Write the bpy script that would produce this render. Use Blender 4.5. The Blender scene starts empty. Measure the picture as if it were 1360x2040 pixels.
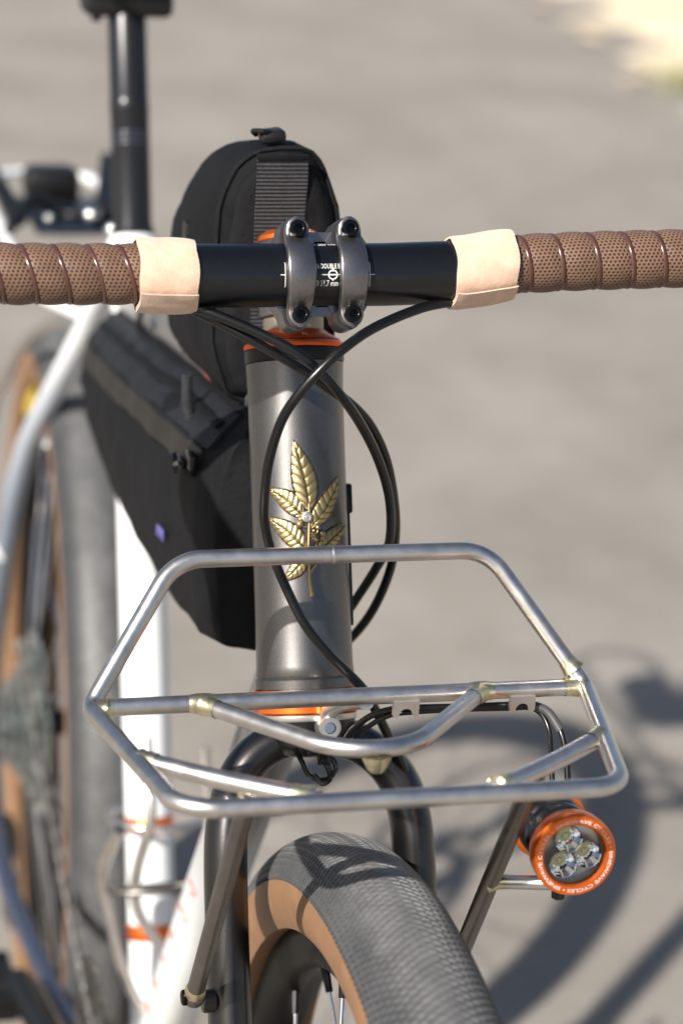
import bpy, bmesh, math, random
from mathutils import Vector, Matrix, Euler
from math import radians as rad, sin, cos, pi
random.seed(7)
sc = bpy.context.scene
COL = sc.collection

# ------------------------------------------------------------------ camera
cam = bpy.data.cameras.new('camera'); cam_ob = bpy.data.objects.new('camera', cam); COL.objects.link(cam_ob)
CAM = Vector((.9669, -.2690, 1.2281))
CR, CU, CD = Vector((.2222, .9739, .0466)), Vector((-.3151, .0265, .9487)), Vector((-.9227, .2255, -.3127))
mw = Matrix.Identity(4)
for i in range(3):
    mw[i][0] = CR[i]; mw[i][1] = CU[i]; mw[i][2] = -CD[i]; mw[i][3] = CAM[i]
cam_ob.matrix_world = mw
cam.sensor_fit = 'VERTICAL'; cam.sensor_height = 36; cam.sensor_width = 24; cam.lens = 85
cam.clip_start = .05; cam.clip_end = 800
cam.dof.use_dof = True; cam.dof.focus_distance = 1.225; cam.dof.aperture_fstop = 5.0; cam.dof.aperture_blades = 9
sc.camera = cam_ob

# ------------------------------------------------------------------ sky, sun, exposure
SUN_AZ, SUN_EL = 51., 35.5          # azimuth from the bicycle's heading towards its right side
S = Vector((cos(rad(SUN_EL))*cos(rad(SUN_AZ)), -cos(rad(SUN_EL))*sin(rad(SUN_AZ)), sin(rad(SUN_EL))))
w = bpy.data.worlds.new('World'); sc.world = w; w.use_nodes = True
nt = w.node_tree; bg = nt.nodes['Background']
sky = nt.nodes.new('ShaderNodeTexSky'); sky.sky_type = 'NISHITA'; sky.sun_disc = False
sky.sun_elevation = rad(SUN_EL); sky.sun_rotation = math.atan2(S.x, S.y); sky.air_density = 1.0; sky.dust_density = 1.5
nt.links.new(sky.outputs[0], bg.inputs[0]); bg.inputs[1].default_value = .062
sl = bpy.data.lights.new('sun', 'SUN'); sl.energy = 5.0; sl.angle = rad(.9); sl.color = (1, .94, .86)
so = bpy.data.objects.new('sun', sl); COL.objects.link(so); so.location = (3, -3, 5)
so.rotation_euler = S.to_track_quat('Z', 'Y').to_euler()
sc.view_settings.view_transform = 'Standard'; sc.view_settings.look = 'None'
sc.view_settings.gamma = 1; sc.view_settings.exposure = .66; sc.view_settings.use_curve_mapping = False

# ------------------------------------------------------------------ coordinate systems
# fork coordinates: steering axis at 73 degrees, then the whole front end is pitched 3.5 degrees about the front axle
FA = Vector((-.0449, 0, .3333)); FU = Vector((-.2924, 0, .9563)); FN = Vector((.9563, 0, .2924)); FY = Vector((0, 1, 0))
PIV = Vector((0, 0, .347))
MFRONT = Matrix.Translation(PIV) @ Matrix.Rotation(rad(-3.5), 4, 'Y') @ Matrix.Translation(-PIV)
WU = MFRONT.to_3x3() @ FU; WA = MFRONT @ FA
# frame coordinates: main frame turned 1.5 degrees about the steering axis
MFRAME = Matrix.Translation(WA) @ Matrix.Rotation(rad(1.5), 4, WU) @ Matrix.Translation(-WA)
I4 = Matrix.Identity(4)
def ax(s, y=0., f=0.): return FA + FU*s + FY*y + FN*f      # steering-axis coordinates

# ------------------------------------------------------------------ materials
def mat(name):
    m = bpy.data.materials.new(name); m.use_nodes = True
    return m, m.node_tree, m.node_tree.nodes['Principled BSDF']
def nmath(t, op, a, b=None, c=None):
    n = t.nodes.new('ShaderNodeMath'); n.operation = op
    for i, v in enumerate((a, b, c)):
        if v is None: continue
        if isinstance(v, (int, float)): n.inputs[i].default_value = v
        else: t.links.new(v, n.inputs[i])
    return n.outputs[0]
def noise(t, scale, detail=3, rough=.55, vec=None, coord='Object'):
    n = t.nodes.new('ShaderNodeTexNoise'); n.inputs['Scale'].default_value = scale
    n.inputs['Detail'].default_value = detail; n.inputs['Roughness'].default_value = rough
    if vec is None:
        c = t.nodes.new('ShaderNodeTexCoord'); vec = c.outputs[coord]
    t.links.new(vec, n.inputs['Vector'])
    return n.outputs[0]
def ramp(t, fac, stops):
    r = t.nodes.new('ShaderNodeValToRGB'); t.links.new(fac, r.inputs[0])
    e = r.color_ramp.elements
    while len(e) < len(stops): e.new(.5)
    for k, (p, c) in enumerate(stops):
        e[k].position = p; e[k].color = tuple(c) + (1,) if len(c) == 3 else c
    return r.outputs[0]
def bump(t, b, h, strength=.3, dist=.001, normal=None):
    n = t.nodes.new('ShaderNodeBump'); n.inputs['Strength'].default_value = strength; n.inputs['Distance'].default_value = dist
    t.links.new(h, n.inputs['Height'])
    if normal is not None: t.links.new(normal, n.inputs['Normal'])
    if b is not None: t.links.new(n.outputs[0], b.inputs['Normal'])
    return n.outputs[0]
def simple(name, base, rough=.5, metal=0., var=.0, vscale=60, bmp=0., bscale=400, bdist=.0006, rvar=.0, coat=0., sheen=0., spec=.5):
    m, t, b = mat(name)
    b.inputs['Base Color'].default_value = (*base, 1); b.inputs['Roughness'].default_value = rough; b.inputs['Metallic'].default_value = metal
    b.inputs['Coat Weight'].default_value = coat; b.inputs['Coat Roughness'].default_value = .12
    b.inputs['Sheen Weight'].default_value = sheen; b.inputs['Specular IOR Level'].default_value = spec
    if var:
        lo = [max(0, c*(1-var)) for c in base]; hi = [min(1, c*(1+var)) for c in base]
        t.links.new(ramp(t, noise(t, vscale, 4), [(.3, lo), (.7, hi)]), b.inputs['Base Color'])
    if rvar:
        r = nmath(t, 'MULTIPLY_ADD', noise(t, vscale*1.7, 4), rvar*2, rough-rvar)
        t.links.new(r, b.inputs['Roughness'])
    if bmp: bump(t, b, noise(t, bscale, 3), bmp, bdist)
    return m
def flake_paint(name, base, rough=.34, metal=.95):
    m, t, b = mat(name)
    fl = noise(t, 2600, 1)
    lo = [c*.8 for c in base]; hi = [c*1.25 for c in base]
    t.links.new(ramp(t, fl, [(.35, lo), (.68, hi)]), b.inputs['Base Color'])
    b.inputs['Metallic'].default_value = metal; b.inputs['Roughness'].default_value = rough
    b.inputs['Coat Weight'].default_value = .25; b.inputs['Coat Roughness'].default_value = .3
    bump(t, b, fl, .12, .0003)
    return m
CHAR = (.165, .158, .157)
M = {}
M['charcoal'] = flake_paint('charcoal_metallic_paint', CHAR)
M['fork'] = flake_paint('charcoal_fork_paint', (.072, .069, .070), .27)
def fade_paint(name, stops, axis, lo, hi):
    m, t, b = mat(name)
    g = t.nodes.new('ShaderNodeNewGeometry'); s = t.nodes.new('ShaderNodeSeparateXYZ'); t.links.new(g.outputs['Position'], s.inputs[0])
    f = nmath(t, 'DIVIDE', nmath(t, 'SUBTRACT', s.outputs[axis], lo), hi-lo)
    f = nmath(t, 'ADD', f, nmath(t, 'MULTIPLY', nmath(t, 'SUBTRACT', noise(t, 14, 3), .5), .05))
    t.links.new(ramp(t, f, stops), b.inputs['Base Color'])
    b.inputs['Roughness'].default_value = .3; b.inputs['Coat Weight'].default_value = .3
    return m
WHITE = (.80, .82, .83); SLATE = (.10, .11, .13)
M['top_fade'] = fade_paint('top_tube_fade_paint', [(0, WHITE), (.14, (.38, .38, .39)), (.38, (.10, .098, .098)), (1, (.10, .096, .095))], 0, -.79, -.30)
M['down_fade'] = fade_paint('down_tube_fade_paint', [(0, WHITE), (.45, WHITE), (.85, (.15, .15, .15)), (1, (.09, .09, .09))], 0, -.57, -.25)
M['stay_fade'] = fade_paint('stay_fade_paint', [(0, (.05, .055, .07)), (.25, (.11, .125, .15)), (.45, (.17, .20, .25)), (.75, (.40, .44, .50)), (1, (.74, .77, .80))], 2, .40, .76)
M['white'] = simple('white_gloss_paint', WHITE, .28, coat=.3)
M['slate'] = simple('slate_blue_paint', (.034, .042, .072), .3, coat=.3)
def brushed(name, base, rough, var=.12):
    m, t, b = mat(name)
    v = noise(t, 90, 5, .65); fine = noise(t, 1800, 2)
    t.links.new(ramp(t, v, [(.3, [c*(1-var) for c in base]), (.7, [min(1, c*(1+var*.6)) for c in base])]), b.inputs['Base Color'])
    b.inputs['Metallic'].default_value = 1
    t.links.new(nmath(t, 'MULTIPLY_ADD', v, .22, rough-.11), b.inputs['Roughness'])
    bump(t, b, fine, .05, .0002)
    return m
M['steel'] = brushed('raw_brushed_steel', (.72, .685, .65), .33)
M['dull_steel'] = brushed('dull_grey_steel', (.235, .222, .205), .38)
M['chrome'] = simple('polished_steel', (.78, .78, .78), .12, 1)
M['silver'] = simple('satin_silver', (.72, .71, .68), .38, 1, var=.05)
M['darkbolt'] = simple('black_oxide_bolt', (.022, .022, .023), .2, .9)
M['blackpin'] = simple('gloss_black_metal', (.012, .012, .013), .12, .2)
M['brass'] = simple('pale_brazing_brass', (.74, .68, .46), .34, 1, var=.2, vscale=260, bmp=.2, bscale=700, bdist=.0008, rvar=.1)
M['badge'] = None
M['orange'] = simple('orange_anodised', (.90, .19, .03), .32, .8, var=.05, vscale=400)
M['orange_deep'] = simple('deep_orange_anodised', (.80, .13, .03), .3, .8)
M['stem'] = simple('dark_grey_anodised', (.24, .228, .232), .31, .95, var=.08, vscale=500, bmp=.05, bscale=2500, bdist=.0003)
M['bar'] = simple('black_anodised_bar', (.0030, .0034, .0048), .30, .0, var=.15, vscale=300, bmp=.04, bscale=2200, bdist=.0003, rvar=.05, spec=.6)
M['cup'] = simple('black_cup', (.008, .008, .0085), .30, .3)
M['spacer'] = simple('warm_grey_spacer', (.34, .30, .25), .4, .8)
M['hose'] = simple('black_cable_housing', (.0040, .0040, .0045), .28, 0, spec=.5)
M['wire'] = simple('thin_black_wire', (.006, .006, .0065), .28)
M['rubber_dark'] = simple('black_plastic', (.006, .006, .0065), .4)
M['tyre_base'] = simple('black_tyre_rubber', (.012, .0125, .014), .55, bmp=.3, bscale=600)
M['rim'] = simple('matte_black_rim', (.0040, .0038, .0037), .45, 0, var=.3, vscale=40, spec=.15)
M['print'] = simple('white_print', (.80, .80, .78), .5)
M['black_seam'] = simple('black_seam', (.006, .006, .006), .5)
M['print_red'] = simple('red_orange_print', (.62, .10, .05), .5)
M['purple'] = simple('purple_thread', (.10, .09, .30), .8, var=.25, vscale=900, bmp=.6, bscale=1400)
M['lens'] = None
M['led'] = simple('yellow_led', (.80, .77, .38), .35)
M['mirror'] = simple('reflector_chrome', (.92, .92, .92), .06, 1)
M['cog'] = simple('cassette_steel', (.90, .95, .93), .20, .9)
M['cog_dark'] = simple('dark_cassette_steel', (.42, .46, .45), .25, 1)  # darker steel for the cassette body and every second cog
M['chain'] = simple('chain_steel', (.92, .90, .86), .22, .85)
M['chain_dark'] = simple('dark_chain_steel', (.34, .33, .31), .25, 1)  # darker steel for every second link
M['navy'] = simple('navy_plastic', (.010, .015, .024), .35)

m, t, b = mat('antique_brass_badge'); M['badge'] = m
v = noise(t, 500, 3)
at = t.nodes.new('ShaderNodeAttribute'); at.attribute_name = 'vein_edge_dark'  # mesh value that darkens veins, midrib and leaf edges
mixn = nmath(t, 'ADD', nmath(t, 'MULTIPLY', nmath(t, 'SUBTRACT', v, .5), .5), at.outputs['Fac'])
t.links.new(ramp(t, mixn, [(.0, (.46, .365, .195)), (.40, (.31, .235, .105)), (1., (.035, .023, .009))]), b.inputs['Base Color'])
b.inputs['Metallic'].default_value = .9
t.links.new(nmath(t, 'MULTIPLY_ADD', v, .2, .27), b.inputs['Roughness'])
bump(t, b, noise(t, 1500, 2), .12, .0003)

m, t, b = mat('clear_lens_glass'); M['lens'] = m
tr = t.nodes.new('ShaderNodeBsdfTransparent'); gl = t.nodes.new('ShaderNodeBsdfGlossy'); gl.inputs['Roughness'].default_value = .03
fr = t.nodes.new('ShaderNodeFresnel'); fr.inputs[0].default_value = 1.45; ms = t.nodes.new('ShaderNodeMixShader')
t.links.new(fr.outputs[0], ms.inputs[0]); t.links.new(tr.outputs[0], ms.inputs[1]); t.links.new(gl.outputs[0], ms.inputs[2])
t.links.new(ms.outputs[0], t.nodes['Material Output'].inputs[0])

# tyre: rubber tread and tan casing
m, t, b = mat('dusty_tread_rubber_lit_crown'); M['tread'] = m
v = noise(t, 34, 5); f = noise(t, 420, 3)
t.links.new(ramp(t, nmath(t, 'MULTIPLY_ADD', f, .4, nmath(t, 'MULTIPLY', v, .6)), [(.3, (.040, .042, .046)), (.7, (.080, .082, .086))]), b.inputs['Base Color'])
# worn, dusty crown strip; its sunlit grey against shaded shoulders is painted in
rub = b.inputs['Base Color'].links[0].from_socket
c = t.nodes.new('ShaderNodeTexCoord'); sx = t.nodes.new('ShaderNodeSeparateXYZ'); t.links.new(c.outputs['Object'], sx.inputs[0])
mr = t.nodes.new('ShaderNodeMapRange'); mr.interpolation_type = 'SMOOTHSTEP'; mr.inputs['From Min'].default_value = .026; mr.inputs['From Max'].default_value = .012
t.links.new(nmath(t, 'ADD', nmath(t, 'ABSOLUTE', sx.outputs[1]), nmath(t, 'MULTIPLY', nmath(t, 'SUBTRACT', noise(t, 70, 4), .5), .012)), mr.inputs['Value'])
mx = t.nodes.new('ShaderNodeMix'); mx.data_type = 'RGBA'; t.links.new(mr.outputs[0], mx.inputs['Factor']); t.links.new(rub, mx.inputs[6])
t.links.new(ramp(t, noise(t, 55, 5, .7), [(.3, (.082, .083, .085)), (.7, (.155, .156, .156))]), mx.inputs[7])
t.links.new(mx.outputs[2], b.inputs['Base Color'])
b.inputs['Roughness'].default_value = .50; b.inputs['Specular IOR Level'].default_value = .6
bump(t, b, f, .5, .0008)
m, t, b = mat('tan_casing'); M['tan'] = m
v = noise(t, 45, 4); f = noise(t, 700, 2)
t.links.new(ramp(t, nmath(t, 'MULTIPLY_ADD', f, .3, nmath(t, 'MULTIPLY', v, .7)), [(.3, (.18, .095, .047)), (.7, (.27, .150, .078))]), b.inputs['Base Color'])
b.inputs['Roughness'].default_value = .6; bump(t, b, f, .3, .0005)

# fabric of the bags: woven by two crossing waves in UV-free object space
def fabric(name, base, scale=1150, strength=.55, rough=.66, sheen=0.):
    m, t, b = mat(name)
    c = t.nodes.new('ShaderNodeTexCoord'); s = t.nodes.new('ShaderNodeSeparateXYZ'); t.links.new(c.outputs['Object'], s.inputs[0])
    a = nmath(t, 'ADD', s.outputs[0], s.outputs[1])
    p = nmath(t, 'SINE', nmath(t, 'MULTIPLY', a, scale*2)); q = nmath(t, 'SINE', nmath(t, 'MULTIPLY', s.outputs[2], scale*2))
    h = nmath(t, 'MULTIPLY', p, q)
    v = noise(t, 30, 4); f = noise(t, 900, 2)
    k = nmath(t, 'ADD', nmath(t, 'MULTIPLY', h, .16), nmath(t, 'MULTIPLY_ADD', f, .35, nmath(t, 'MULTIPLY', v, .5)))
    b.inputs['Specular IOR Level'].default_value = .15
    t.links.new(ramp(t, k, [(.15, [x*.6 for x in base]), (.75, [x*1.5 for x in base])]), b.inputs['Base Color'])
    b.inputs['Roughness'].default_value = rough; b.inputs['Sheen Weight'].default_value = sheen; b.inputs['Sheen Roughness'].default_value = .5
    n1 = bump(t, None, h, strength, .0005); bump(t, b, noise(t, 55, 4), .5, .004, n1)
    return m
M['fabric'] = fabric('black_woven_nylon', (.0060, .0064, .0078), 3000, .35)
M['fabric_coarse'] = fabric('black_coarse_nylon', (.0105, .0110, .0126), 2400, .5)
M['panel'] = fabric('coated_panel_lit_tone', (.0135, .0142, .0175), 3000, .3, .5)  # sunlit upper face of the frame bag painted as a lighter fabric base
M['zip'] = simple('dark_olive_zip_flap', (.0085, .0072, .0045), .5, bmp=.2, bscale=900)
m, t, b = mat('ribbed_grey_webbing'); M['webbing'] = m
c = t.nodes.new('ShaderNodeTexCoord'); s = t.nodes.new('ShaderNodeSeparateXYZ'); t.links.new(c.outputs['Object'], s.inputs[0])
rib = nmath(t, 'SINE', nmath(t, 'MULTIPLY', s.outputs[2], 2*pi/.0021)); thr = nmath(t, 'SINE', nmath(t, 'MULTIPLY', s.outputs[1], 2*pi/.0011))
k = nmath(t, 'MULTIPLY_ADD', rib, .32, nmath(t, 'MULTIPLY_ADD', thr, .10, nmath(t, 'MULTIPLY', noise(t, 500, 2), .9)))
t.links.new(ramp(t, k, [(.1, (.005, .0055, .007)), (.8, (.052, .057, .067))]), b.inputs['Base Color'])
b.inputs['Roughness'].default_value = .55
bump(t, b, nmath(t, 'MULTIPLY_ADD', thr, .3, rib), .8, .0008)

# bar tape with rows of punched dimples (UV in millimetres)
def tape_mat():
    m, t, b = mat('brown_perforated_bar_tape')
    uv = t.nodes.new('ShaderNodeUVMap'); uv.uv_map = 'UVMap'; s = t.nodes.new('ShaderNodeSeparateXYZ'); t.links.new(uv.outputs[0], s.inputs[0])
    px = nmath(t, 'DIVIDE', s.outputs[0], 2.35); py = nmath(t, 'DIVIDE', s.outputs[1], 1.75)
    row = nmath(t, 'FLOOR', py); par = nmath(t, 'MULTIPLY', nmath(t, 'MODULO', nmath(t, 'ABSOLUTE', row), 2), .5)
    fx = nmath(t, 'SUBTRACT', nmath(t, 'FRACT', nmath(t, 'ADD', px, par)), .5); fy = nmath(t, 'SUBTRACT', nmath(t, 'FRACT', py), .5)
    d = nmath(t, 'SQRT', nmath(t, 'ADD', nmath(t, 'POWER', nmath(t, 'MULTIPLY', fx, 1.05), 2), nmath(t, 'POWER', nmath(t, 'MULTIPLY', fy, 1.0), 2)))
    mr = t.nodes.new('ShaderNodeMapRange'); mr.interpolation_type = 'SMOOTHSTEP'
    mr.inputs['From Min'].default_value = .20; mr.inputs['From Max'].default_value = .36; t.links.new(d, mr.inputs['Value'])
    v = noise(t, 120, 4)
    leather = ramp(t, v, [(.3, (.148, .082, .052)), (.7, (.205, .120, .080))])
    mx = t.nodes.new('ShaderNodeMix'); mx.data_type = 'RGBA'; t.links.new(mr.outputs[0], mx.inputs['Factor'])
    mx.inputs[6].default_value = (.038, .015, .009, 1); t.links.new(leather, mx.inputs[7])
    t.links.new(mx.outputs[2], b.inputs['Base Color'])
    b.inputs['Roughness'].default_value = .46; b.inputs['Specular IOR Level'].default_value = .55
    n1 = bump(t, None, mr.outputs[0], .8, .0007); bump(t, b, noise(t, 260, 3), .25, .0006, n1)
    return m
M['tape'] = tape_mat()
M['tape_edge'] = simple('glossy_brown_tape_edge', (.082, .034, .025), .24, 0, var=.2, vscale=200, spec=.7)
m, t, b = mat('peach_cotton_tape'); M['cotton'] = m
c = t.nodes.new('ShaderNodeTexCoord'); s = t.nodes.new('ShaderNodeSeparateXYZ'); t.links.new(c.outputs['Object'], s.inputs[0])
tw = nmath(t, 'SINE', nmath(t, 'ADD', nmath(t, 'MULTIPLY', s.outputs[1], 7200), nmath(t, 'MULTIPLY', s.outputs[2], 3400)))
v = noise(t, 160, 4)
t.links.new(ramp(t, nmath(t, 'MULTIPLY_ADD', tw, .13, v), [(.25, (.63, .42, .295)), (.75, (.77, .55, .42))]), b.inputs['Base Color'])
b.inputs['Roughness'].default_value = .85; b.inputs['Sheen Weight'].default_value = .3
n1 = bump(t, None, tw, .4, .0005); bump(t, b, noise(t, 420, 3), .35, .0007, n1)

# ------------------------------------------------------------------ object helpers
WM = {}
def attach(o, parent, world=I4):
    COL.objects.link(o)
    if parent is not None:
        o.parent = parent; o.matrix_parent_inverse = WM[parent.name].inverted()
    o.matrix_basis = world; WM[o.name] = world.copy()
    return o
def tag(o, label=None, cat=None, group=None, kind=None):
    for k, v in (('label', label), ('category', cat), ('group', group), ('kind', kind)):
        if v: o[k] = v
    return o
def empty(name, loc=(0, 0, 0), parent=None):
    o = bpy.data.objects.new(name, None); o.empty_display_size = .05
    return attach(o, parent, Matrix.Translation(Vector(loc)))
def mk_mesh(name, geo, material, T=I4, smooth=True, sharp=38):
    vs, fs = geo
    me = bpy.data.meshes.new(name)
    me.from_pydata([tuple(T @ Vector(v)) for v in vs], [], fs)
    me.validate(); 
    bm = bmesh.new(); bm.from_mesh(me); bmesh.ops.recalc_face_normals(bm, faces=bm.faces); bm.to_mesh(me); bm.free()
    if smooth:
        me.polygons.foreach_set('use_smooth', [True]*len(me.polygons)); me.set_sharp_from_angle(angle=rad(sharp))
    mats = material if isinstance(material, (list, tuple)) else [material]
    for q in mats: me.materials.append(q)
    me.update()
    return me
def part(name, geo, material, parent, T=I4, smooth=True, sharp=38, label=None, kind=None):
    me = mk_mesh(name, geo, material, T, smooth, sharp)
    o = bpy.data.objects.new(name, me); attach(o, parent); tag(o, label=label, kind=kind)
    return o
def inst(name, me, world, parent):
    return attach(bpy.data.objects.new(name, me), parent, world)
def merge(*gs):
    vs, fs = [], []
    for v, f in gs:
        k = len(vs); vs += list(v); fs += [tuple(i+k for i in q) for q in f]
    return vs, fs
def xf(geo, T): return [T @ Vector(v) for v in geo[0]], geo[1]

def catmull(pts, n=8, closed=False):
    P = [Vector(p) for p in pts]; out = []; N = len(P)
    rng = range(N if closed else N-1)
    for i in rng:
        p1, p2 = P[i], P[(i+1) % N]
        p0 = P[i-1] if (i > 0 or closed) else p1*2-p2
        p3 = P[(i+2) % N] if (i+2 < N or closed) else p2*2-p1
        for k in range(n):
            t_ = k/n
            out.append(.5*((2*p1)+(p2-p0)*t_+(2*p0-5*p1+4*p2-p3)*t_**2+(3*p1-p0-3*p2+p3)*t_**3))
    if not closed: out.append(P[-1].copy())
    return out
def fillet(pts, r, closed=False, n=10):
    P = [Vector(p) for p in pts]; N = len(P); out = []
    if isinstance(r, (int, float)): r = [r]*N
    for i in range(N):
        if not closed and i in (0, N-1): out.append(P[i]); continue
        a = (P[i-1]-P[i]); b_ = (P[(i+1) % N]-P[i]); la, lb = a.length, b_.length; a.normalize(); b_.normalize()
        ang = a.angle(b_); d = r[i]/math.tan(ang/2); d = min(d, la*.49, lb*.49); rr = d*math.tan(ang/2)
        if rr < 1e-5: out.append(P[i]); continue
        c = P[i]+(a+b_).normalized()*(rr/sin(ang/2)); s0 = P[i]+a*d-c; s1 = P[i]+b_*d-c
        for k in range(n+1):
            out.append(c+s0.slerp(s1, k/n).normalized()*rr)
    return out
def sweep(path, r, segs=14, closed=False, caps=True, sect=None, bino=None):
    """tube along a path; r = number or list; sect(i)->list of (a,b) multipliers; bino fixes one section axis"""
    P = [Vector(p) for p in path]; N = len(P)
    R = [r]*N if isinstance(r, (int, float)) else list(r)
    T = []
    for i in range(N):
        if closed: d = P[(i+1) % N]-P[i-1]
        else: d = P[min(i+1, N-1)]-P[max(i-1, 0)]
        T.append(d.normalized())
    up = Vector((0, 0, 1)) if abs(T[0].z) < .9 else Vector((1, 0, 0))
    nrm = (up-T[0]*up.dot(T[0])).normalized(); vs, fs = [], []
    frames = []
    for i in range(N):
        if bino is not None:
            bb = (bino-T[i]*bino.dot(T[i])).normalized(); frames.append((bb, T[i].cross(bb)))
        else:
            if i:
                q = T[i-1].rotation_difference(T[i]); nrm = q @ nrm; nrm = (nrm-T[i]*nrm.dot(T[i])).normalized()
            frames.append((nrm.copy(), T[i].cross(nrm)))
    if closed and bino is None:   # spread the closing twist
        q = T[-1].rotation_difference(T[0]); e = q @ frames[-1][0]
        tw = math.atan2(e.cross(frames[0][0]).dot(T[0]), e.dot(frames[0][0]))
        frames = [((Matrix.Rotation(tw*i/N, 3, T[i]) @ f0), (Matrix.Rotation(tw*i/N, 3, T[i]) @ f1)) for i, (f0, f1) in enumerate(frames)]
    for i in range(N):
        a, b_ = frames[i]; ss = sect(i) if sect else [(cos(2*pi*k/segs), sin(2*pi*k/segs)) for k in range(segs)]
        for (x, y) in ss: vs.append(P[i]+(a*x+b_*y)*R[i])
    m_ = len(vs)//N
    for i in range(N if closed else N-1):
        j = (i+1) % N
        for k in range(m_):
            l = (k+1) % m_; fs.append((i*m_+k, i*m_+l, j*m_+l, j*m_+k))
    if caps and not closed:
        fs.append(tuple(range(m_))[::-1]); fs.append(tuple(range((N-1)*m_, N*m_)))
    return vs, fs
def basis_of(axis):
    a = Vector(axis).normalized(); h = Vector((0, 0, 1)) if abs(a.z) < .9 else Vector((1, 0, 0))
    x = h.cross(a).normalized(); return a, x, a.cross(x)
def lathe(prof, org=(0, 0, 0), axis=(0, 0, 1), segs=40, closed=False, a0=0, a1=2*pi):
    a, x, y = basis_of(axis); o = Vector(org); vs, fs = [], []; full = abs(a1-a0-2*pi) < 1e-6
    n = segs if full else segs+1
    for (h, r) in prof:
        for k in range(n):
            t_ = a0+(a1-a0)*k/segs; vs.append(o+a*h+(x*cos(t_)+y*sin(t_))*r)
    L = len(prof)
    for i in range(L if closed else L-1):
        j = (i+1) % L
        for k in range(segs):
            l = (k+1) % n; fs.append((i*n+k, i*n+l, j*n+l, j*n+k))
    return vs, fs
def rod(a, b_, r, segs=12, r2=None, bev=0.):
    a, b_ = Vector(a), Vector(b_); L = (b_-a).length; r2 = r if r2 is None else r2
    prof = [(0, 0), (0, r-bev), (bev, r), (L-bev, r2), (L, r2-bev), (L, 0)] if bev else [(0, 0), (0, r), (L, r2), (L, 0)]
    return lathe(prof, a, b_-a, segs)
def box(c, s, bev=.0, rot=None):
    bm = bmesh.new(); bmesh.ops.create_cube(bm, size=1)
    for v in bm.verts: v.co = Vector((v.co.x*s[0], v.co.y*s[1], v.co.z*s[2]))
    if bev: bmesh.ops.bevel(bm, geom=bm.edges[:], offset=bev, segments=2, affect='EDGES', profile=.5)
    T = Matrix.Translation(Vector(c)) @ (rot.to_4x4() if rot is not None else I4)
    vs = [T @ v.co for v in bm.verts]; bm.verts.index_update(); fs = [tuple(v.index for v in f.verts) for f in bm.faces]; bm.free()
    return vs, fs
def ball(c, r, segs=14, sq=(1, 1, 1)):
    n = segs//2; prof = [(-r*cos(pi*i/n), max(r*sin(pi*i/n), 1e-6)) for i in range(n+1)]
    v, f = lathe(prof, (0, 0, 0), (0, 0, 1), segs)
    return [Vector((p.x*sq[0], p.y*sq[1], p.z*sq[2]))+Vector(c) for p in v], f
def prism(poly, o, ex, ey, ez, th):
    """polygon (x,y) in plane ex,ey extruded th along ez, centred"""
    o, ex, ey, ez = map(Vector, (o, ex, ey, ez)); n = len(poly)
    vs = [o+ex*x+ey*y-ez*th/2 for x, y in poly]+[o+ex*x+ey*y+ez*th/2 for x, y in poly]
    fs = [tuple(range(n))[::-1], tuple(range(n, 2*n))]+[(k, (k+1) % n, n+(k+1) % n, n+k) for k in range(n)]
    return vs, fs
def text_geo(body, size, fn, align='CENTER', extrude=0.):
    """text outlines as a mesh, each vertex mapped by fn(x, y) -> point"""
    cu = bpy.data.curves.new('lettering', 'FONT'); cu.body = body; cu.size = size; cu.align_x = align; cu.align_y = 'CENTER'; cu.resolution_u = 2
    tmp = bpy.data.objects.new('lettering_tmp', cu); COL.objects.link(tmp)
    dg = bpy.context.evaluated_depsgraph_get(); me = tmp.evaluated_get(dg).to_mesh()
    vs = [fn(v.co.x, v.co.y) for v in me.vertices]; fs = [tuple(p.vertices) for p in me.polygons]
    tmp.evaluated_get(dg).to_mesh_clear(); bpy.data.objects.remove(tmp); bpy.data.curves.remove(cu)
    return vs, fs

# ------------------------------------------------------------------ ground and verge
m, t, b = mat('sunlit_grey_asphalt')
v1 = noise(t, 1.6, 5, .6); v2 = noise(t, 9, 4); v3 = noise(t, 160, 3)
k = nmath(t, 'ADD', nmath(t, 'MULTIPLY', v1, .5), nmath(t, 'ADD', nmath(t, 'MULTIPLY', v2, .2), nmath(t, 'MULTIPLY', v3, .3)))
t.links.new(ramp(t, k, [(.36, (.195, .173, .150)), (.5, (.262, .236, .207)), (.64, (.325, .30, .272))]), b.inputs['Base Color'])
b.inputs['Roughness'].default_value = .9; bump(t, b, v3, .5, .004)
g = [(-300, -300, -.0115), (300, -300, -.0115), (300, 300, -.0115), (-300, 300, -.0115)]
o = part('ground', (g, [(0, 1, 2, 3)]), m, None, smooth=False); tag(o, 'grey sunlit asphalt under and behind the bicycle', 'ground', kind='structure')
# dry grass verge beyond the asphalt, far right
m, t, b = mat('dry_straw_grass')
t.links.new(ramp(t, noise(t, 5, 5), [(.3, (.56, .45, .30)), (.55, (.74, .63, .46)), (.75, (.60, .52, .33))]), b.inputs['Base Color']); b.inputs['Roughness'].default_value = .9
vs, fs = [], []
A0, A1 = Vector((-11.2, 3.66, 0)), Vector((-6.2, 2.80, 0)); NX, NY = 40, 24
for i in range(NX+1):
    for j in range(NY+1):
        p = A0.lerp(A1, i/NX*2.2-.9); wob = .16*sin(i*1.3)+.10*sin(i*2.9+1)
        q = p+Vector((.05*j, .02+j*.28+wob*(1-j/NY), 0)); q.z = -.01+.05*min(1, j/2)+.03*sin(i*2.1+j*1.7)*min(1, j)
        vs.append(q)
for i in range(NX):
    for j in range(NY):
        a_ = i*(NY+1)+j; fs.append((a_, a_+1, a_+NY+2, a_+NY+1))
o = part('dry_grass_verge', (vs, fs), m, None); tag(o, 'pale straw coloured dry grass verge beyond the asphalt', 'grass', kind='stuff')
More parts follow.
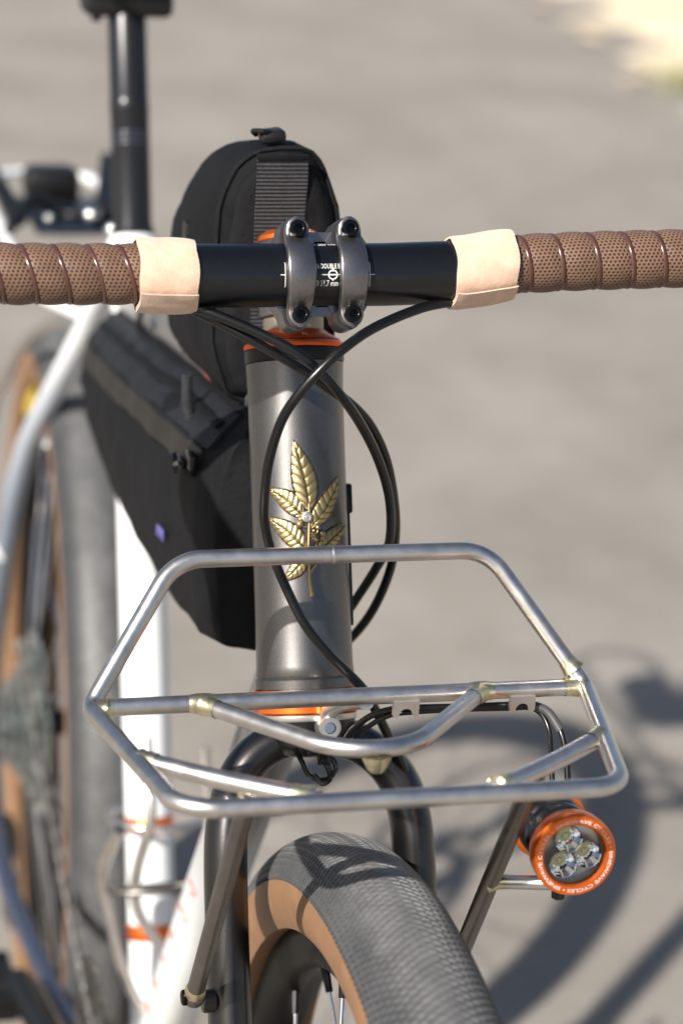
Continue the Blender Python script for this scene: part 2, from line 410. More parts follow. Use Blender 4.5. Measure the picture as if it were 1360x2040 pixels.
def blade_clump(n, spread, h, seed):
    R_ = random.Random(seed); vs, fs = [], []
    for _ in range(n):
        x, y = R_.gauss(0, spread), R_.gauss(0, spread); a_ = R_.random()*2*pi; hh = h*R_.uniform(.5, 1.1); le = R_.uniform(.2, .7)*hh
        d = Vector((cos(a_), sin(a_), 0)); s_ = Vector((-d.y, d.x, 0))*.006; p = Vector((x, y, 0)); k_ = len(vs)
        vs += [p-s_, p+s_, p+d*le*.4+Vector((0, 0, hh*.6))+s_*.7, p+d*le*.4+Vector((0, 0, hh*.6))-s_*.7, p+d*le+Vector((0, 0, hh))]
        fs += [(k_, k_+1, k_+2, k_+3), (k_+3, k_+2, k_+4)]
    return vs, fs
mg = simple('fresh_grass', (.30, .30, .14), .7)
o = part('grass_tuft', blade_clump(60, .05, .12, 3), mg, None, Matrix.Translation((-7.35, 2.96, 0)), smooth=False)
tag(o, 'small green grass tuft at the edge of the dry verge', 'grass tuft')
ml = simple('dry_leaf_brown', (.62, .50, .36), .7, var=.2, vscale=40)
for (x, y, r, a_, lab) in [(-8.58, 3.02, .06, .4, 'pale dry leaf on the asphalt nearest the far verge corner'),
                           (-7.40, 2.80, .055, 1.6, 'pale dry leaf on the asphalt lowest beside the green grass tuft'),
                           (-9.7, 3.15, .07, 2.4, 'pale dry leaf at the top edge of the asphalt, farthest away')]:
    vs, fs = [], []; n = 10
    for i in range(n+1):
        u_ = i/n; wd = r*.55*sin(pi*min(1, u_**.8))+1e-4; x0 = (u_-.5)*2*r
        for s_ in (-1, -.5, 0, .5, 1): vs.append(Vector((x0, wd*s_, .012+.022*s_*s_+.02*(u_-.5)**2)))
    for i in range(n):
        for k_ in range(4): fs.append((i*5+k_, i*5+k_+1, i*5+k_+6, i*5+k_+5))
    o = part('dry_leaf', (vs, fs), ml, None, Matrix.Translation((x, y, 0)) @ Matrix.Rotation(a_, 4, 'Z'))
    tag(o, lab, 'leaf', 'dry leaves on the asphalt')

# ------------------------------------------------------------------ the bicycle
bike = empty('bicycle', (-.5, 0, 0))
tag(bike, 'charcoal to white fade bicycle with brown taped handlebar and bare steel front rack', 'bicycle')

# ---- frame (frame coordinates)
ST0, ST1 = Vector((-.7655, 0, .8588)), Vector((-.5675, 0, .285)); BB = ST1
def st_at(z): return ST0+(ST1-ST0)*((ST0.z-z)/(ST0.z-ST1.z))
o = part('head_tube', lathe([(.4328, .0255), (.4330, .0266), (.4378, .0268), (.4386, .0262), (.4392, .0258), (.4400, .0262), (.4450, .0258), (.47, .0254), (.57, .0254), (.592, .0255), (.6055, .0261), (.6058, .025)],
     FA, FU, 72), M['charcoal'], bike, MFRONT)
htop = MFRAME.inverted() @ (MFRONT @ ax(.578)); hlow = MFRAME.inverted() @ (MFRONT @ ax(.462))
TT0, TT1 = htop, Vector((-.775, 0, .812))
o = part('top_tube', sweep([TT0.lerp(TT1, i/10) for i in range(11)], .0155, 28), M['top_fade'], bike, MFRAME)
TTd = (TT1-TT0).normalized(); TTup = Vector((-TTd.z, 0, TTd.x)); TTup = TTup if TTup.z > 0 else -TTup
# red script on the top tube flank
def tt_map(x, y):
    p = TT0+TTd*(.17-x); a_ = -.35+y/.0155      # angle from drive side upwards
    return p+Vector((0, -1, 0))*(.0157*cos(a_+.5))+TTup*(.0157*sin(a_+.5))
vs, fs = [], []
for i in range(61):     # a looping script-like stroke
    q = i/60; x = -.055+.11*q+.006*sin(q*31); y = .006*sin(q*38)*(1-.4*q)+.003*sin(q*9)
    for e in (-.0009, .0009): vs.append(tt_map(x, y+e))
for i in range(60): fs.append((2*i, 2*i+1, 2*i+3, 2*i+2))
part('script_decal', (vs, fs), M['print_red'], o, MFRAME, smooth=False)
for k_ in range(3):
    p = TT0+TTd*(.12+.11*k_)+TTup*.004+Vector((0, -.0155, 0)); part('cable_guide_bolt', rod(p, p+Vector((0, -.003, 0)), .003, 10), M['chrome'], o, MFRAME)
DT0, DT1 = hlow, BB+Vector((.0, 0, .01))
dt = part('down_tube', sweep([DT0.lerp(DT1, i/10) for i in range(11)], .0185, 28), M['down_fade'], bike, MFRAME)
DTd = (DT1-DT0).normalized(); DTup = Vector((-DTd.z, 0, DTd.x)); DTup = DTup if DTup.x > 0 else -DTup
def dt_map(x, y):
    a_ = y/.0187+.45
    return DT0+DTd*(.40+x)+Vector((0, -1, 0))*(.0187*cos(a_))+DTup*(.0187*sin(a_))
for k_ in range(6):
    x0 = -.10+.040*k_; pts = [(x0+.006*cos(a_), .007*sin(a_)-.004) for a_ in [pi*2*i/12+.3*k_ for i in range(9+(k_ % 3))]]; vs, fs = [], []
    for x, y in pts: vs += [dt_map(x, y), dt_map(x*.0+x0+(x-x0)*.6, y*.6)]
    for i in range(len(pts)-1): fs.append((2*i, 2*i+1, 2*i+3, 2*i+2))
    part('decal', (vs, fs), M['print_red'], dt, MFRAME, smooth=False)
stube = part('seat_tube', sweep([ST0.lerp(ST1, i/8) for i in range(9)], .0172, 28), M['white'], bike, MFRAME)
sd = (ST1-ST0).normalized()
for z in (.452, .378, .305):
    p = st_at(z); part('orange_band', lathe([(-.006, .0174), (-.0055, .0177), (.0055, .0177), (.006, .0174)], p, sd, 28), M['orange'] if z < .6 else M['print_red'], stube, MFRAME)
part('seat_cluster', merge(lathe([(-.014, .0172), (-.010, .0192), (.012, .0195), (.03, .0178)], ST0+sd*.015, sd, 28), ball(ST0+sd*.03+Vector((-.012, 0, 0)), .020, 16)), M['white'], bike, MFRAME)
part('bottom_bracket_shell', rod(BB+Vector((0, -.036, 0)), BB+Vector((0, .036, 0)), .021, 28, bev=.001), M['white'], bike, MFRAME)
RAX = Vector((-1.06, 0, .347))
for sgn in (-1, 1):
    pts = [(-.772, .012, .828), (-.80, .016, .806), (-.845, .019, .772), (-.89, .026, .732), (-.935, .035, .688), (-.98, .046, .636), (-1.01, .0535, .58), (-1.03, .058, .52), (-1.045, .061, .46), (-1.058, .063, .40), (-1.062, .064, .362)]
    o = part('seat_stay', sweep(catmull([(x, y*-1 if sgn < 0 else y, z) for x, y, z in pts], 5), [.0098-.003*max(0, (i-25))/25 for i in range(51)], 16), M['stay_fade'], bike, MFRAME)
    pts = [(-1.06, .066, .335), (-1.0, .068, .290), (-.92, .066, .262), (-.80, .055, .252), (-.68, .042, .255), (-.585, .028, .272)]
    part('chain_stay', sweep(catmull([(x, -y if sgn < 0 else y, z) for x, y, z in pts], 5), .0085, 16), M['slate'], bike, MFRAME)
    c = RAX+Vector((0, sgn*.066, 0)); poly = [(.012, -.03), (.018, 0), (.008, .028), (-.012, .030), (-.018, 0), (-.008, -.028)]
    part('dropout', prism(poly, c, (1, 0, 0), (0, 0, 1), (0, 1, 0), .007), M['slate'], bike, MFRAME)
part('stay_bridge', sweep(catmull([(-.965, -.036, .645), (-.975, -.02, .650), (-.978, 0, .653), (-.975, .02, .650), (-.965, .036, .645)], 5), .008, 14), M['white'], bike, MFRAME)
part('fender_boss', rod((-1.03, -.057, .522), (-1.03, -.095, .522), .009, 14, bev=.001), M['white'], bike, MFRAME)

# ---- seatpost and saddle
post_dir = -sd
SPc = ST0-post_dir*.002
sp = part('seatpost', lathe([(0, .0150), (.003, .0157), (.008, .0157), (.008, .0142), (.092, .0142), (.0925, .0145), (.102, .0145), (.1025, .0142), (.182, .0142), (.188, .0135)], SPc, post_dir, 30), simple('gloss_black_seatpost', (.020, .021, .025), .30, .4), bike, MFRAME)
for h in (.068, .072, .076): part('mark', lathe([(h, .0142), (h+.0002, .01435), (h+.0012, .01435), (h+.0014, .0142)], SPc, post_dir, 30), M['slate'], sp, MFRAME)
pc = SPc+post_dir*.174
part('seat_clamp', merge(box(pc, (.035, .066, .020), .006), box(pc+Vector((0, 0, .014)), (.05, .076, .010), .003), rod(pc+Vector((-.012, -.02, -.016)), pc+Vector((-.012, -.02, .02)), .004), rod(pc+Vector((.012, .0, -.016)), pc+Vector((.012, .0, .02)), .004)), M['rubber_dark'], bike, MFRAME)
for s_ in (-1, 1):
    part('saddle_rail', sweep(catmull([pc+Vector(q) for q in [(.13, s_*.012, .035), (.07, s_*.02, .017), (0, s_*.022, .014), (-.06, s_*.024, .017), (-.11, s_*.045, .045)]], 6), .0036, 10), M['chrome'], bike, MFRAME)
vs, fs = [], []
for i in range(17):
    u_ = i/16; X = .155-u_*.28; hw = .019+.052*max(0, (u_-.35)/.65)**1.4; hz = .048+.012*(u_-.4)**2
    if i in (0, 16): hw *= .55
    for k_ in range(17):
        a_ = -.25+(pi+.5)*k_/16; vs.append(pc+Vector((X, hw*cos(a_), hz+.018*max(-.6, sin(a_)))))
for i in range(16):
    for k_ in range(16): fs.append((i*17+k_, i*17+k_+1, i*17+k_+18, i*17+k_+17))
fs += [tuple(range(17)), tuple(range(16*17, 17*17))[::-1]]
part('saddle', (vs, fs), M['rubber_dark'], bike, MFRAME)

# ---- headset, spacers, stem
def axl(prof, segs=64): return lathe(prof, FA, FU, segs)
o = part('headset', axl([(.606, .0255), (.6060, .0263), (.6066, .0266), (.6125, .0267), (.6128, .0262), (.6128, .015)]), M['cup'], bike, MFRONT)
part('bearing_cover', axl([(.6130, .0255), (.6131, .0266), (.6138, .0270), (.6158, .0268), (.6166, .0258), (.6168, .0248), (.6168, .02)]), M['orange_deep'], o, MFRONT)
part('cover_seam', axl([(.6167, .02), (.6167, .0249), (.6172, .0249), (.6172, .02)]), M['black_seam'], o, MFRONT)
part('bearing_cover', axl([(.6173, .02), (.6173, .0250), (.6180, .0247), (.6212, .0190), (.6228, .0172), (.6232, .0164), (.6232, .014)]), M['orange_deep'], o, MFRONT)
def cover_map(x, y):
    a_ = x/.0225; s_ = .6196+y*.62; r = .0222-(y*.9)+.0003
    return ax(s_, r*sin(a_+.05), r*cos(a_+.05))
part('mark', text_geo('RJ', .0032, cover_map), M['print'], o, MFRONT, smooth=False)
part('bearing_cover', axl([(.4200, .024), (.4200, .0276), (.4206, .0282), (.4318, .0282), (.4324, .0277), (.4326, .0265), (.4327, .024)]), M['orange'], o, MFRONT)
def low_map(x, y):
    a_ = x/.0283; return ax(.4262+y, .02835*sin(a_-.22), .02835*cos(a_-.22))
part('lettering', text_geo('CHRIS  DROPSET  KING', .0078, low_map), M['print'], o, MFRONT, smooth=False)
part('crown_race', axl([(.4160, .02), (.4160, .0262), (.4168, .0268), (.4192, .0268), (.4197, .0262), (.4197, .02)]), M['silver'], o, MFRONT)
part('spacer', axl([(.6232, .014), (.6232, .0160), (.6235, .0162), (.6300, .0162), (.6302, .016), (.6302, .014)]), M['spacer'], bike, MFRONT)

BARC = Vector((-.1536, 0, .9721)); bs, bf = (BARC-FA).dot(FU), (BARC-FA).dot(FN)
def bl(a_, b_, y=0.): return BARC+FN*a_+FU*b_+FY*y        # forward, up, sideways from the bar centre
stm = part('stem', merge(axl([(.6304, .0145), (.6304, .0180), (.631, .0186), (.6700, .0186), (.6708, .0180), (.6708, .0145)], 40),
     sweep([ax(.650, 0, .010), ax(.648, 0, .03), ax(bs+.002, 0, bf-.03), ax(bs, 0, bf-.0165)], [.0160, .0150, .0155, .0175], 24,
           sect=lambda i: [((abs(cos(q))**.7)*math.copysign(1, cos(q)), (abs(sin(q))**.7)*math.copysign(1, sin(q))) for q in [2*pi*k_/24 for k_ in range(24)]])), M['stem'], bike, MFRONT)
# rear half of the bar clamp: shell over the width plus four ears
shell = []
poly = [(-.0165*sin(a_)*1., .0165*cos(a_)) for a_ in [pi*i/14 for i in range(15)]]
poly = [(.0, .0162)]+poly+[(.0, -.0162)]+[(-.0212*sin(a_), -.0212*cos(a_)) for a_ in [pi*i/14 for i in range(15)]]
part('bar_clamp', prism(poly[1:16]+poly[17:], BARC-FY*.003, FN, FU, FY, .038), M['stem'], stm, MFRONT, sharp=30)
for y in (-.0162, .0103):
    for sg in (1, -1):
        # rounded ear, thick fore-aft, seen from the front as a lobe
        lob = [(.0068*cos(a_), sg*(.0214+.0068*sin(a_))) for a_ in [pi*i/12 for i in range(13)]]
        lob = lob+[(-.0068-.004, sg*.0150), (.0068+.004, sg*.0150)]
        part('clamp_ear', prism(lob, bl(-.0065, 0, y), FY, FU, FN, .0165), M['stem'], stm, MFRONT, sharp=30)
# front straps (two), swept round the bar, and their bolts
def strap(y):
    path, wid = [], []
    for i in range(41):
        q = -1+2*i/40; b_ = q*.0276
        if abs(b_) < .0165: a_ = math.sqrt(max(.0188**2-b_**2, 0))
        else: a_ = .0090+.0
        path.append((a_, b_)); 
    # smooth the kink between the arc and the flat ears
    for _ in range(3): path = [path[0]]+[((path[i-1][0]+path[i][0]*2+path[i+1][0])/4, path[i][1]) for i in range(1, 40)]+[path[-1]]
    vs, fs = [], []
    for i, (a_, b_) in enumerate(path):
        e = max(0, (abs(b_)-.0205)/.0072); hw = .0057*math.sqrt(max(0, 1-e*e))+.0004; hw *= 1.0+.18*(1-min(1, abs(b_)/.018)**2)
        th = .0040
        dx, dz = (path[min(i+1, 40)][0]-path[max(i-1, 0)][0], path[min(i+1, 40)][1]-path[max(i-1, 0)][1]); L = math.hypot(dx, dz)
        nx, nz = dz/L, -dx/L
        bv = min(.0013, hw*.6)
        for (w_, t_) in ((-hw, -th/2), (-hw, th/2-bv), (-hw+bv*.3, th/2-bv*.3), (-hw+bv, th/2), (hw-bv, th/2), (hw-bv*.3, th/2-bv*.3), (hw, th/2-bv), (hw, -th/2)):
            vs.append(bl(a_+nx*t_, b_+nz*t_, y+w_))
    for i in range(40):
        for k_ in range(8): fs.append((i*8+k_, i*8+(k_+1) % 8, (i+1)*8+(k_+1) % 8, (i+1)*8+k_))
    fs += [tuple(range(8))[::-1], tuple(range(320, 328))]
    return vs, fs
for y in (-.0162, .0103):
    part('clamp_strap', strap(y), M['stem'], stm, MFRONT, sharp=50)
    for sg in (1, -1):
        c = bl(.0100, sg*.0214, y)
        hexr = [(.0024*cos(pi/3*k_), .0024*sin(pi/3*k_)) for k_ in range(6)]
        n_ = 24; vs, fs = [], []
        rings = [(.0, .0044), (.0038, .0044), (.0046, .0040), (.0048, .0034), (.0048, .0026)]
        for h, r in rings:
            for k_ in range(n_): vs.append(c+FN*h+FY*(r*cos(2*pi*k_/n_))+FU*(r*sin(2*pi*k_/n_)))
        for i in range(4):
            for k_ in range(n_): fs.append((i*n_+k_, i*n_+(k_+1) % n_, (i+1)*n_+(k_+1) % n_, (i+1)*n_+k_))
        # hexagonal socket
        base = len(vs)
        for h in (.0046, .0016):
            for k_ in range(n_):
                a_ = 2*pi*k_/n_; sec = (a_ % (pi/3))-pi/6; r = .0021/cos(sec); vs.append(c+FN*h+FY*(r*cos(a_))+FU*(r*sin(a_)))
        for k_ in range(n_):
            l = (k_+1) % n_; fs.append((4*n_+k_, 4*n_+l, base+l, base+k_)); fs.append((base+k_, base+l, base+n_+l, base+n_+k_))
        fs.append(tuple(range(base+n_, base+2*n_)))
        part('bolt', (vs, fs), M['darkbolt'], stm, MFRONT, sharp=30)
        part('washer', lathe([(-.0005, .0052), (.0004, .0052), (.0006, .0049), (.0006, .003)], c, FN, 24), M['blackpin'], stm, MFRONT)
tc = part('top_cap', axl([(.6710, .0135), (.6710, .0171), (.6716, .0176), (.6738, .0174), (.6762, .0142), (.6768, .0132), (.6768, .0001)], 48), M['orange'], stm, MFRONT)
def cap_map(x, y):
    a_ = x/.016; return ax(.6750+y*.7, (.0160-y*.95)*sin(a_), (.0160-y*.95)*cos(a_))
part('lettering', text_geo('CHRIS KING', .0040, cap_map), M['print'], tc, MFRONT, smooth=False)

# ---- handlebar
bp = [(-.208, .9741), (-.1624, .9731), (-.0936, .9726), (-.0673, .9717), (-.03, .9717), (.03, .9719), (.0688, .9731), (.0955, .9768), (.13, .9783), (.1904, .9797), (.235, .9805)]
def barz(y):
    for (y0, z0), (y1, z1) in zip(bp, bp[1:]):
        if y <= y1 or (y1, z1) == bp[-1]:
            q = (y-y0)/(y1-y0); return z0+(z1-z0)*q
ys = [-.10+.005*i for i in range(41)]
bar = part('handlebar', sweep([(BARC.x, y, barz(y)) for y in ys], [.01585 if abs(y) < .085 else .0135 for y in ys], 40), M['bar'], bike, MFRONT)
def bar_map(x, y, c0=0., y0=0., r=.01592):
    a_ = y/r+c0; return BARC+FY*(y0+x)+FN*(r*cos(a_))+FU*(r*sin(a_))
# white print between the straps
part('lettering', text_geo('T6 DOUBLE BUT', .0036, lambda x, y: bar_map(x*.60, y, .12, -.0092), align='LEFT'), M['print'], bar, MFRONT, smooth=False)
part('lettering', text_geo('\u00d8 31.7 mm', .0042, lambda x, y: bar_map(x*.62, y, -.42, -.0092), align='LEFT'), M['print'], bar, MFRONT, smooth=False)
part('lettering', text_geo('mm 600 W.', .0034, lambda x, y: bar_map(-x*.8, -y, 1.05, -.0030)), M['print'], bar, MFRONT, smooth=False)
def strip_on_bar(pts, wd, c0=0.):
    vs, fs = [], []
    P = [Vector((x, y, 0)) for x, y in pts]
    for i, p in enumerate(P):
        d = (P[min(i+1, len(P)-1)]-P[max(i-1, 0)]).normalized(); nn = Vector((-d.y, d.x, 0))*wd/2
        for q in (p-nn, p+nn): vs.append(bar_map(q.x, q.y, c0, 0, .01594))
    for i in range(len(P)-1): fs.append((2*i, 2*i+1, 2*i+3, 2*i+2))
    return vs, fs
cy, c0 = .0000, -.14
ringp = [(cy+.0022*cos(2*pi*i/28), .0022*sin(2*pi*i/28)) for i in range(29)]
part('centre_mark', merge(strip_on_bar(ringp, .00055, c0), strip_on_bar([(cy-.0060, 0), (cy-.0022, 0)], .0003, c0), strip_on_bar([(cy+.0022, 0), (cy+.0066, 0)], .0003, c0),
     strip_on_bar([(cy, -.0030), (cy, .0030)], .0006, c0), strip_on_bar([(cy-.0022, 0), (cy+.0022, 0)], .0006, c0)), M['print'], bar, MFRONT, smooth=False)
for y, sg in ((-.0240, -1), (.0188, 1)):
    part('limit_mark', merge(strip_on_bar([(y, .0062-.0124*i/8) for i in range(9)], .00035, c0), strip_on_bar([(y, 0), (y+sg*.0024, 0)], .0004, c0)), M['print'], bar, MFRONT, smooth=False)

# bar tape: helically wrapped, each turn slightly overlapping the one before
def tape(y_start, y_end, seam_ys, shift, r0):
    """shift = sideways travel of a seam over half a turn (metres)"""
    pitch = (seam_ys[-1]-seam_ys[0])/(len(seam_ys)-1)
    NA = 56; step = .0008; n = int(abs(y_end-y_start)/step); vs, uvs, fs = [], [], []
    sd_ = 1 if y_end > y_start else -1
    def ctr(y):
        yy = max(min(y, .235), -.208); return Vector((BARC.x, yy, barz(yy)))
    for i in range(n+1):
        y = y_start+sd_*step*i
        for k_ in range(NA):
            a_ = 2*pi*k_/NA; yh = y+shift*sin(a_)
            ph = ((yh-seam_ys[0])/pitch) % 1.
            bulge = sin(pi*min(1, ph*1.02))**.55 if 0 < ph < 1 else 0
            r = r0-.0003+.0014*bulge+.0005*(ph if sd_ > 0 else 1-ph)
            if i == 0: r = r0-.0022
            c = ctr(y); vs.append(c+FN*(r*cos(a_))+FU*(r*sin(a_)))
            uvs.append(((yh)*1000, a_*r0*1000))
    for i in range(n):
        for k_ in range(NA):
            l = (k_+1) % NA; fs.append((i*NA+k_, i*NA+l, (i+1)*NA+l, (i+1)*NA+k_))
    fs.append(tuple(range(NA))); fs.append(tuple(range(n*NA, (n+1)*NA)))
    o = part('bar_tape', (vs, fs), M['tape'], bike, MFRONT)
    me = o.data; uvl = me.uv_layers.new(name='UVMap')
    for pl in me.polygons:
        for li, vi in zip(pl.loop_indices, pl.vertices):
            u_, v_ = uvs[vi]
            if pl.index < n*NA and pl.index % NA == NA-1 and vi % NA == 0: v_ += 2*pi*r0*1000
            uvl.data[li].uv = (u_, v_)
    # glossy edge strip of every turn
    for y0 in seam_ys:
        pts = []; hw = .0015
        vv, ff = [], []; K = 72
        for k_ in range(K+1):
            a_ = -pi+2*pi*k_/K; y = y0-shift*sin(a_); c = ctr(y)
            for (w_, h) in ((-hw, -.0006), (-hw*.8, .0005), (0, .0008), (hw*.8, .0005), (hw, -.0006)):
                r = r0+.0003+h; vv.append(c+FY*w_+FN*(r*cos(a_))+FU*(r*sin(a_)))
        for k_ in range(K):
            for j in range(4): ff.append((k_*5+j, k_*5+j+1, k_*5+j+6, k_*5+j+5))
        part('tape_edge', (vv, ff), M['tape_edge'], o, MFRONT, sharp=70)
    return o
SL = [-.1648, -.1487, -.1327, -.1157, -.1006]; SR = [.1020, .1192, .1385, .1568, .1740, .192]
tl = tape(-.088, -.208, SL[::-1][::-1], .0042, .0139); tr = tape(.088, .235, SR, .0020, .0139)
# the drops, out of the picture: plain taped tubes
for sg, o_ in ((-1, tl), (1, tr)):
    y0 = -.2075 if sg < 0 else .2345; z0 = barz(y0)
    pts = [(0, 0, 0), (.02, .008, 0), (.06, .014, -.004), (.085, .016, -.03), (.085, .022, -.075), (.055, .030, -.115), (.0, .036, -.125), (-.05, .040, -.128)]
    part('drop', sweep(catmull([Vector((BARC.x, y0, z0))+Vector((a_, sg*b_, c_)) for a_, b_, c_ in pts], 6), .0150, 20), M['tape'], o_, MFRONT)
# cotton finishing tape: a spiral band with a loose overlapping end under the bar
def cotton(y0, y1, a_end, flare=0.):
    NA, NW = 110, 14; vs, fs = [], []; turns = 1.35; rng = random.Random(int(y0*1e5))
    for layer in (0, 1):
        for i in range(NA+1):
            t_ = i/NA; a_ = a_end-2*pi*turns*(1-t_); r = .0165+.0015*turns*t_+(.0010 if layer else 0.)
            lift = max(0, (t_-.955)/.045)**1.5*.0016
            for j in range(NW+1):
                u_ = j/NW; y = y0+(y1-y0)*u_+.00035*sin(a_*5+j)+flare*sin(a_)*.5
                yy = max(min(y, .235), -.208)
                rr = r+lift+.00014*sin(u_*9+a_*2.2)+.00010*sin(a_*11+u_*4)-.0007*(abs(2*u_-1)**6)
                vs.append(Vector((BARC.x, y, barz(yy)))+FN*(rr*cos(a_))+FU*(rr*sin(a_)))
    W = NW+1; Lr = (NA+1)*W
    for i in range(NA):
        for j in range(NW):
            a0 = i*W+j; fs.append((a0, a0+1, a0+W+1, a0+W)); a1 = Lr+a0; fs.append((a1, a1+W, a1+W+1, a1+1))
        for j in (0, NW):
            a0 = i*W+j; fs.append((a0, a0+W, Lr+a0+W, Lr+a0))
    for j in range(NW):
        for i in (0, NA):
            a0 = i*W+j; fs.append((a0, a0+1, Lr+a0+1, Lr+a0))
    return vs, fs
part('finishing_tape', cotton(-.0960, -.0672, -.62), M['cotton'], bike, MFRONT, sharp=60)
part('finishing_tape', cotton(.0638, .0956, -.70), M['cotton'], bike, MFRONT, sharp=60)

# ---- fork: one tube over the crown from dropout to dropout
def fy(s_, side):
    return side*.0515+.005
FP = []
half = [(.0, .047, 1.), (.05, .040, 1.), (.10, .026, 1.), (.16, .010, 1.), (.22, .002, 1.), (.30, 0, 1.), (.345, 0, .99), (.366, 0, .95), (.383, 0, .85), (.396, 0, .66), (.4045, 0, .40), (.4075, 0, .14)]
path = [ax(s_, -.0515*k_+.005*min(1, (.4267-s_)/.05), f_) for s_, f_, k_ in half]+[ax(s_, .0515*k_+.005*min(1, (.4267-s_)/.05), f_) for s_, f_, k_ in half[::-1]]
path = catmull(path, 5); NP = len(path)
def fork_sect(i):
    s_ = (path[i]-FA).dot(FU); low = min(1, max(0, (.40-s_)/.05)); tp = .55+.45*min(1, max(0, s_-.02)/.2)
    fa = (.0118+.0030*low)*tp; la = (.0108+.0006*low)*tp
    return [(fa*cos(2*pi*k_/28), la*sin(2*pi*k_/28)) for k_ in range(28)]
fork = part('fork', merge(sweep(path, 1., bino=FN, sect=fork_sect), lathe([(.3965, .010), (.3985, .0175), (.404, .0215), (.4110, .0240), (.4158, .0260), (.4159, .02)], FA, FU, 48)), M['fork'], bike, MFRONT, sharp=50)
for sg in (-1, 1):
    p = ax(.0, sg*.0515+.005, .047); part('dropout', rod(p-FY*.006, p+FY*.006, .012, 20), M['fork'], fork, MFRONT)
    p = ax(.272, sg*.0515+.005, .006); part('rack_boss', rod(p+FY*sg*.008, p+FY*sg*.0155, .0062, 18, bev=.0008), M['fork'], fork, MFRONT)

# ---- wheels
def wheel_meshes():
    R0 = .354; rc, cr = .0300, .3285
    tread = [(rc*sin(a_), cr+rc*cos(a_)) for a_ in [rad(-77+154*i/34) for i in range(35)]]
    W = {}
    W['tyre'] = mk_mesh('tyre', lathe(tread+[(rc*.80*sin(rad(a_)), cr+rc*.80*cos(rad(a_))) for a_ in range(72, -73, -24)], (0, 0, 0), (0, 1, 0), 180, closed=True), M['tyre_base'])
    side = []
    prof = [(rc*sin(rad(a_))*1.006, cr+rc*cos(rad(a_))*1.006) for a_ in (76.5, 81, 87, 93, 100, 107, 114, 121, 128)]+[(.0150, .3108)]
    inner = [(y-.0012, r+.0004) for y, r in prof[::-1]]
    W['side'] = [mk_mesh('sidewall', lathe([(sg*y, r) for y, r in prof+inner], (0, 0, 0), (0, 1, 0), 180, closed=True), M['tan']) for sg in (-1, 1)]
    rimp = [(-.0138, .3120), (-.0148, .3100), (-.0153, .304), (-.0150, .298), (-.0135, .2925), (-.0100, .2895), (-.0050, .2882), (.0050, .2882), (.0100, .2895), (.0135, .2925), (.0150, .298), (.0153, .304), (.0148, .3100), (.0138, .3120), (.0110, .3090), (-.0110, .3090)]
    W['rim'] = mk_mesh('wheel', lathe(rimp, (0, 0, 0), (0, 1, 0), 160, closed=True), M['rim'])
    # raised diamond file tread
    vs, fs = [], []; rows = 19; per = 440
    for j in range(rows):
        al = rad(-70+140*j/(rows-1)); ed = abs(al)/rad(70); hgt = .00020+.0009*ed
        for i in range(per):
            th = 2*pi*(i+(.5 if j % 2 else 0))/per
            dl, da = (.0022+.00024*max(0, 1-ed/.6), rad(6.6+.75*max(0, 1-ed/.6)))
            def pt(dt, dal, h):
                r_ = rc+h; y = r_*sin(al+dal); rr = cr+r_*cos(al+dal); t_ = th+dt/rr
                return Vector((rr*sin(t_), y, rr*cos(t_)))
            tp_ = .78+.17*max(0, 1-ed/.55); k_ = len(vs)
            vs += [pt(-dl, 0, -.0002), pt(0, da, -.0002), pt(dl, 0, -.0002), pt(0, -da, -.0002), pt(-dl*tp_, 0, hgt), pt(0, da*tp_, hgt), pt(dl*tp_, 0, hgt), pt(0, -da*tp_, hgt)]
            fs += [(k_, k_+1, k_+5, k_+4), (k_+1, k_+2, k_+6, k_+5), (k_+2, k_+3, k_+7, k_+6), (k_+3, k_, k_+4, k_+7), (k_+4, k_+5, k_+6, k_+7)]
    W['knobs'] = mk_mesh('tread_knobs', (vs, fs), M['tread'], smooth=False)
    W['spoke'] = mk_mesh('spoke', merge(rod((0, 0, 0), (0, 0, .225), .0010, 8), rod((0, 0, .225), (0, 0, .238), .0010, 8, .0013)), M['chrome'])
    W['nipple'] = mk_mesh('nipple', rod((0, 0, 0), (0, 0, .014), .0021, 8, .0026), M['darkbolt'])
    W['hub'] = mk_mesh('hub', lathe([(-.052, 0), (-.052, .008), (-.036, .008), (-.035, .026), (-.031, .026), (-.029, .012), (.029, .012), (.031, .026), (.035, .026), (.036, .008), (.052, .008), (.052, 0)], (0, 0, 0), (0, 1, 0), 36), M['rubber_dark'])
    return W
WH = wheel_meshes()
def wheel(world, spin, scale=1.):
    w4 = world @ Matrix.Rotation(spin, 4, 'Y') @ Matrix.Scale(scale, 4)
    rim = inst('wheel', WH['rim'], w4, bike)
    inst('tyre', WH['tyre'], w4, rim)
    for q in WH['side']: inst('sidewall', q, w4, rim)
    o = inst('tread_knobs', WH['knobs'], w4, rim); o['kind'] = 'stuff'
    inst('hub', WH['hub'], w4, rim)
    for k_ in range(28):
        a_ = 2*pi*k_/28; sg = 1 if k_ % 2 else -1; cr_ = .42*(1 if (k_//2) % 2 else -1)
        p0 = Vector((.026*sin(a_+cr_*2.2), sg*.033, .026*cos(a_+cr_*2.2))); p1 = Vector((.2895*sin(a_), sg*.002, .2895*cos(a_)))
        d = p1-p0; L = d.length
        T = w4 @ Matrix.Translation(p0) @ d.to_track_quat('Z', 'Y').to_matrix().to_4x4() @ Matrix.Diagonal((1, 1, L/.238, 1))
        inst('spoke', WH['spoke'], T, rim)
        T = w4 @ Matrix.Translation(p0+d*(1-.014/L)) @ d.to_track_quat('Z', 'Y').to_matrix().to_4x4()
        inst('nipple', WH['nipple'], T, rim)
    return rim
wheel(Matrix.Translation((0, .0075, .347)), rad(5))
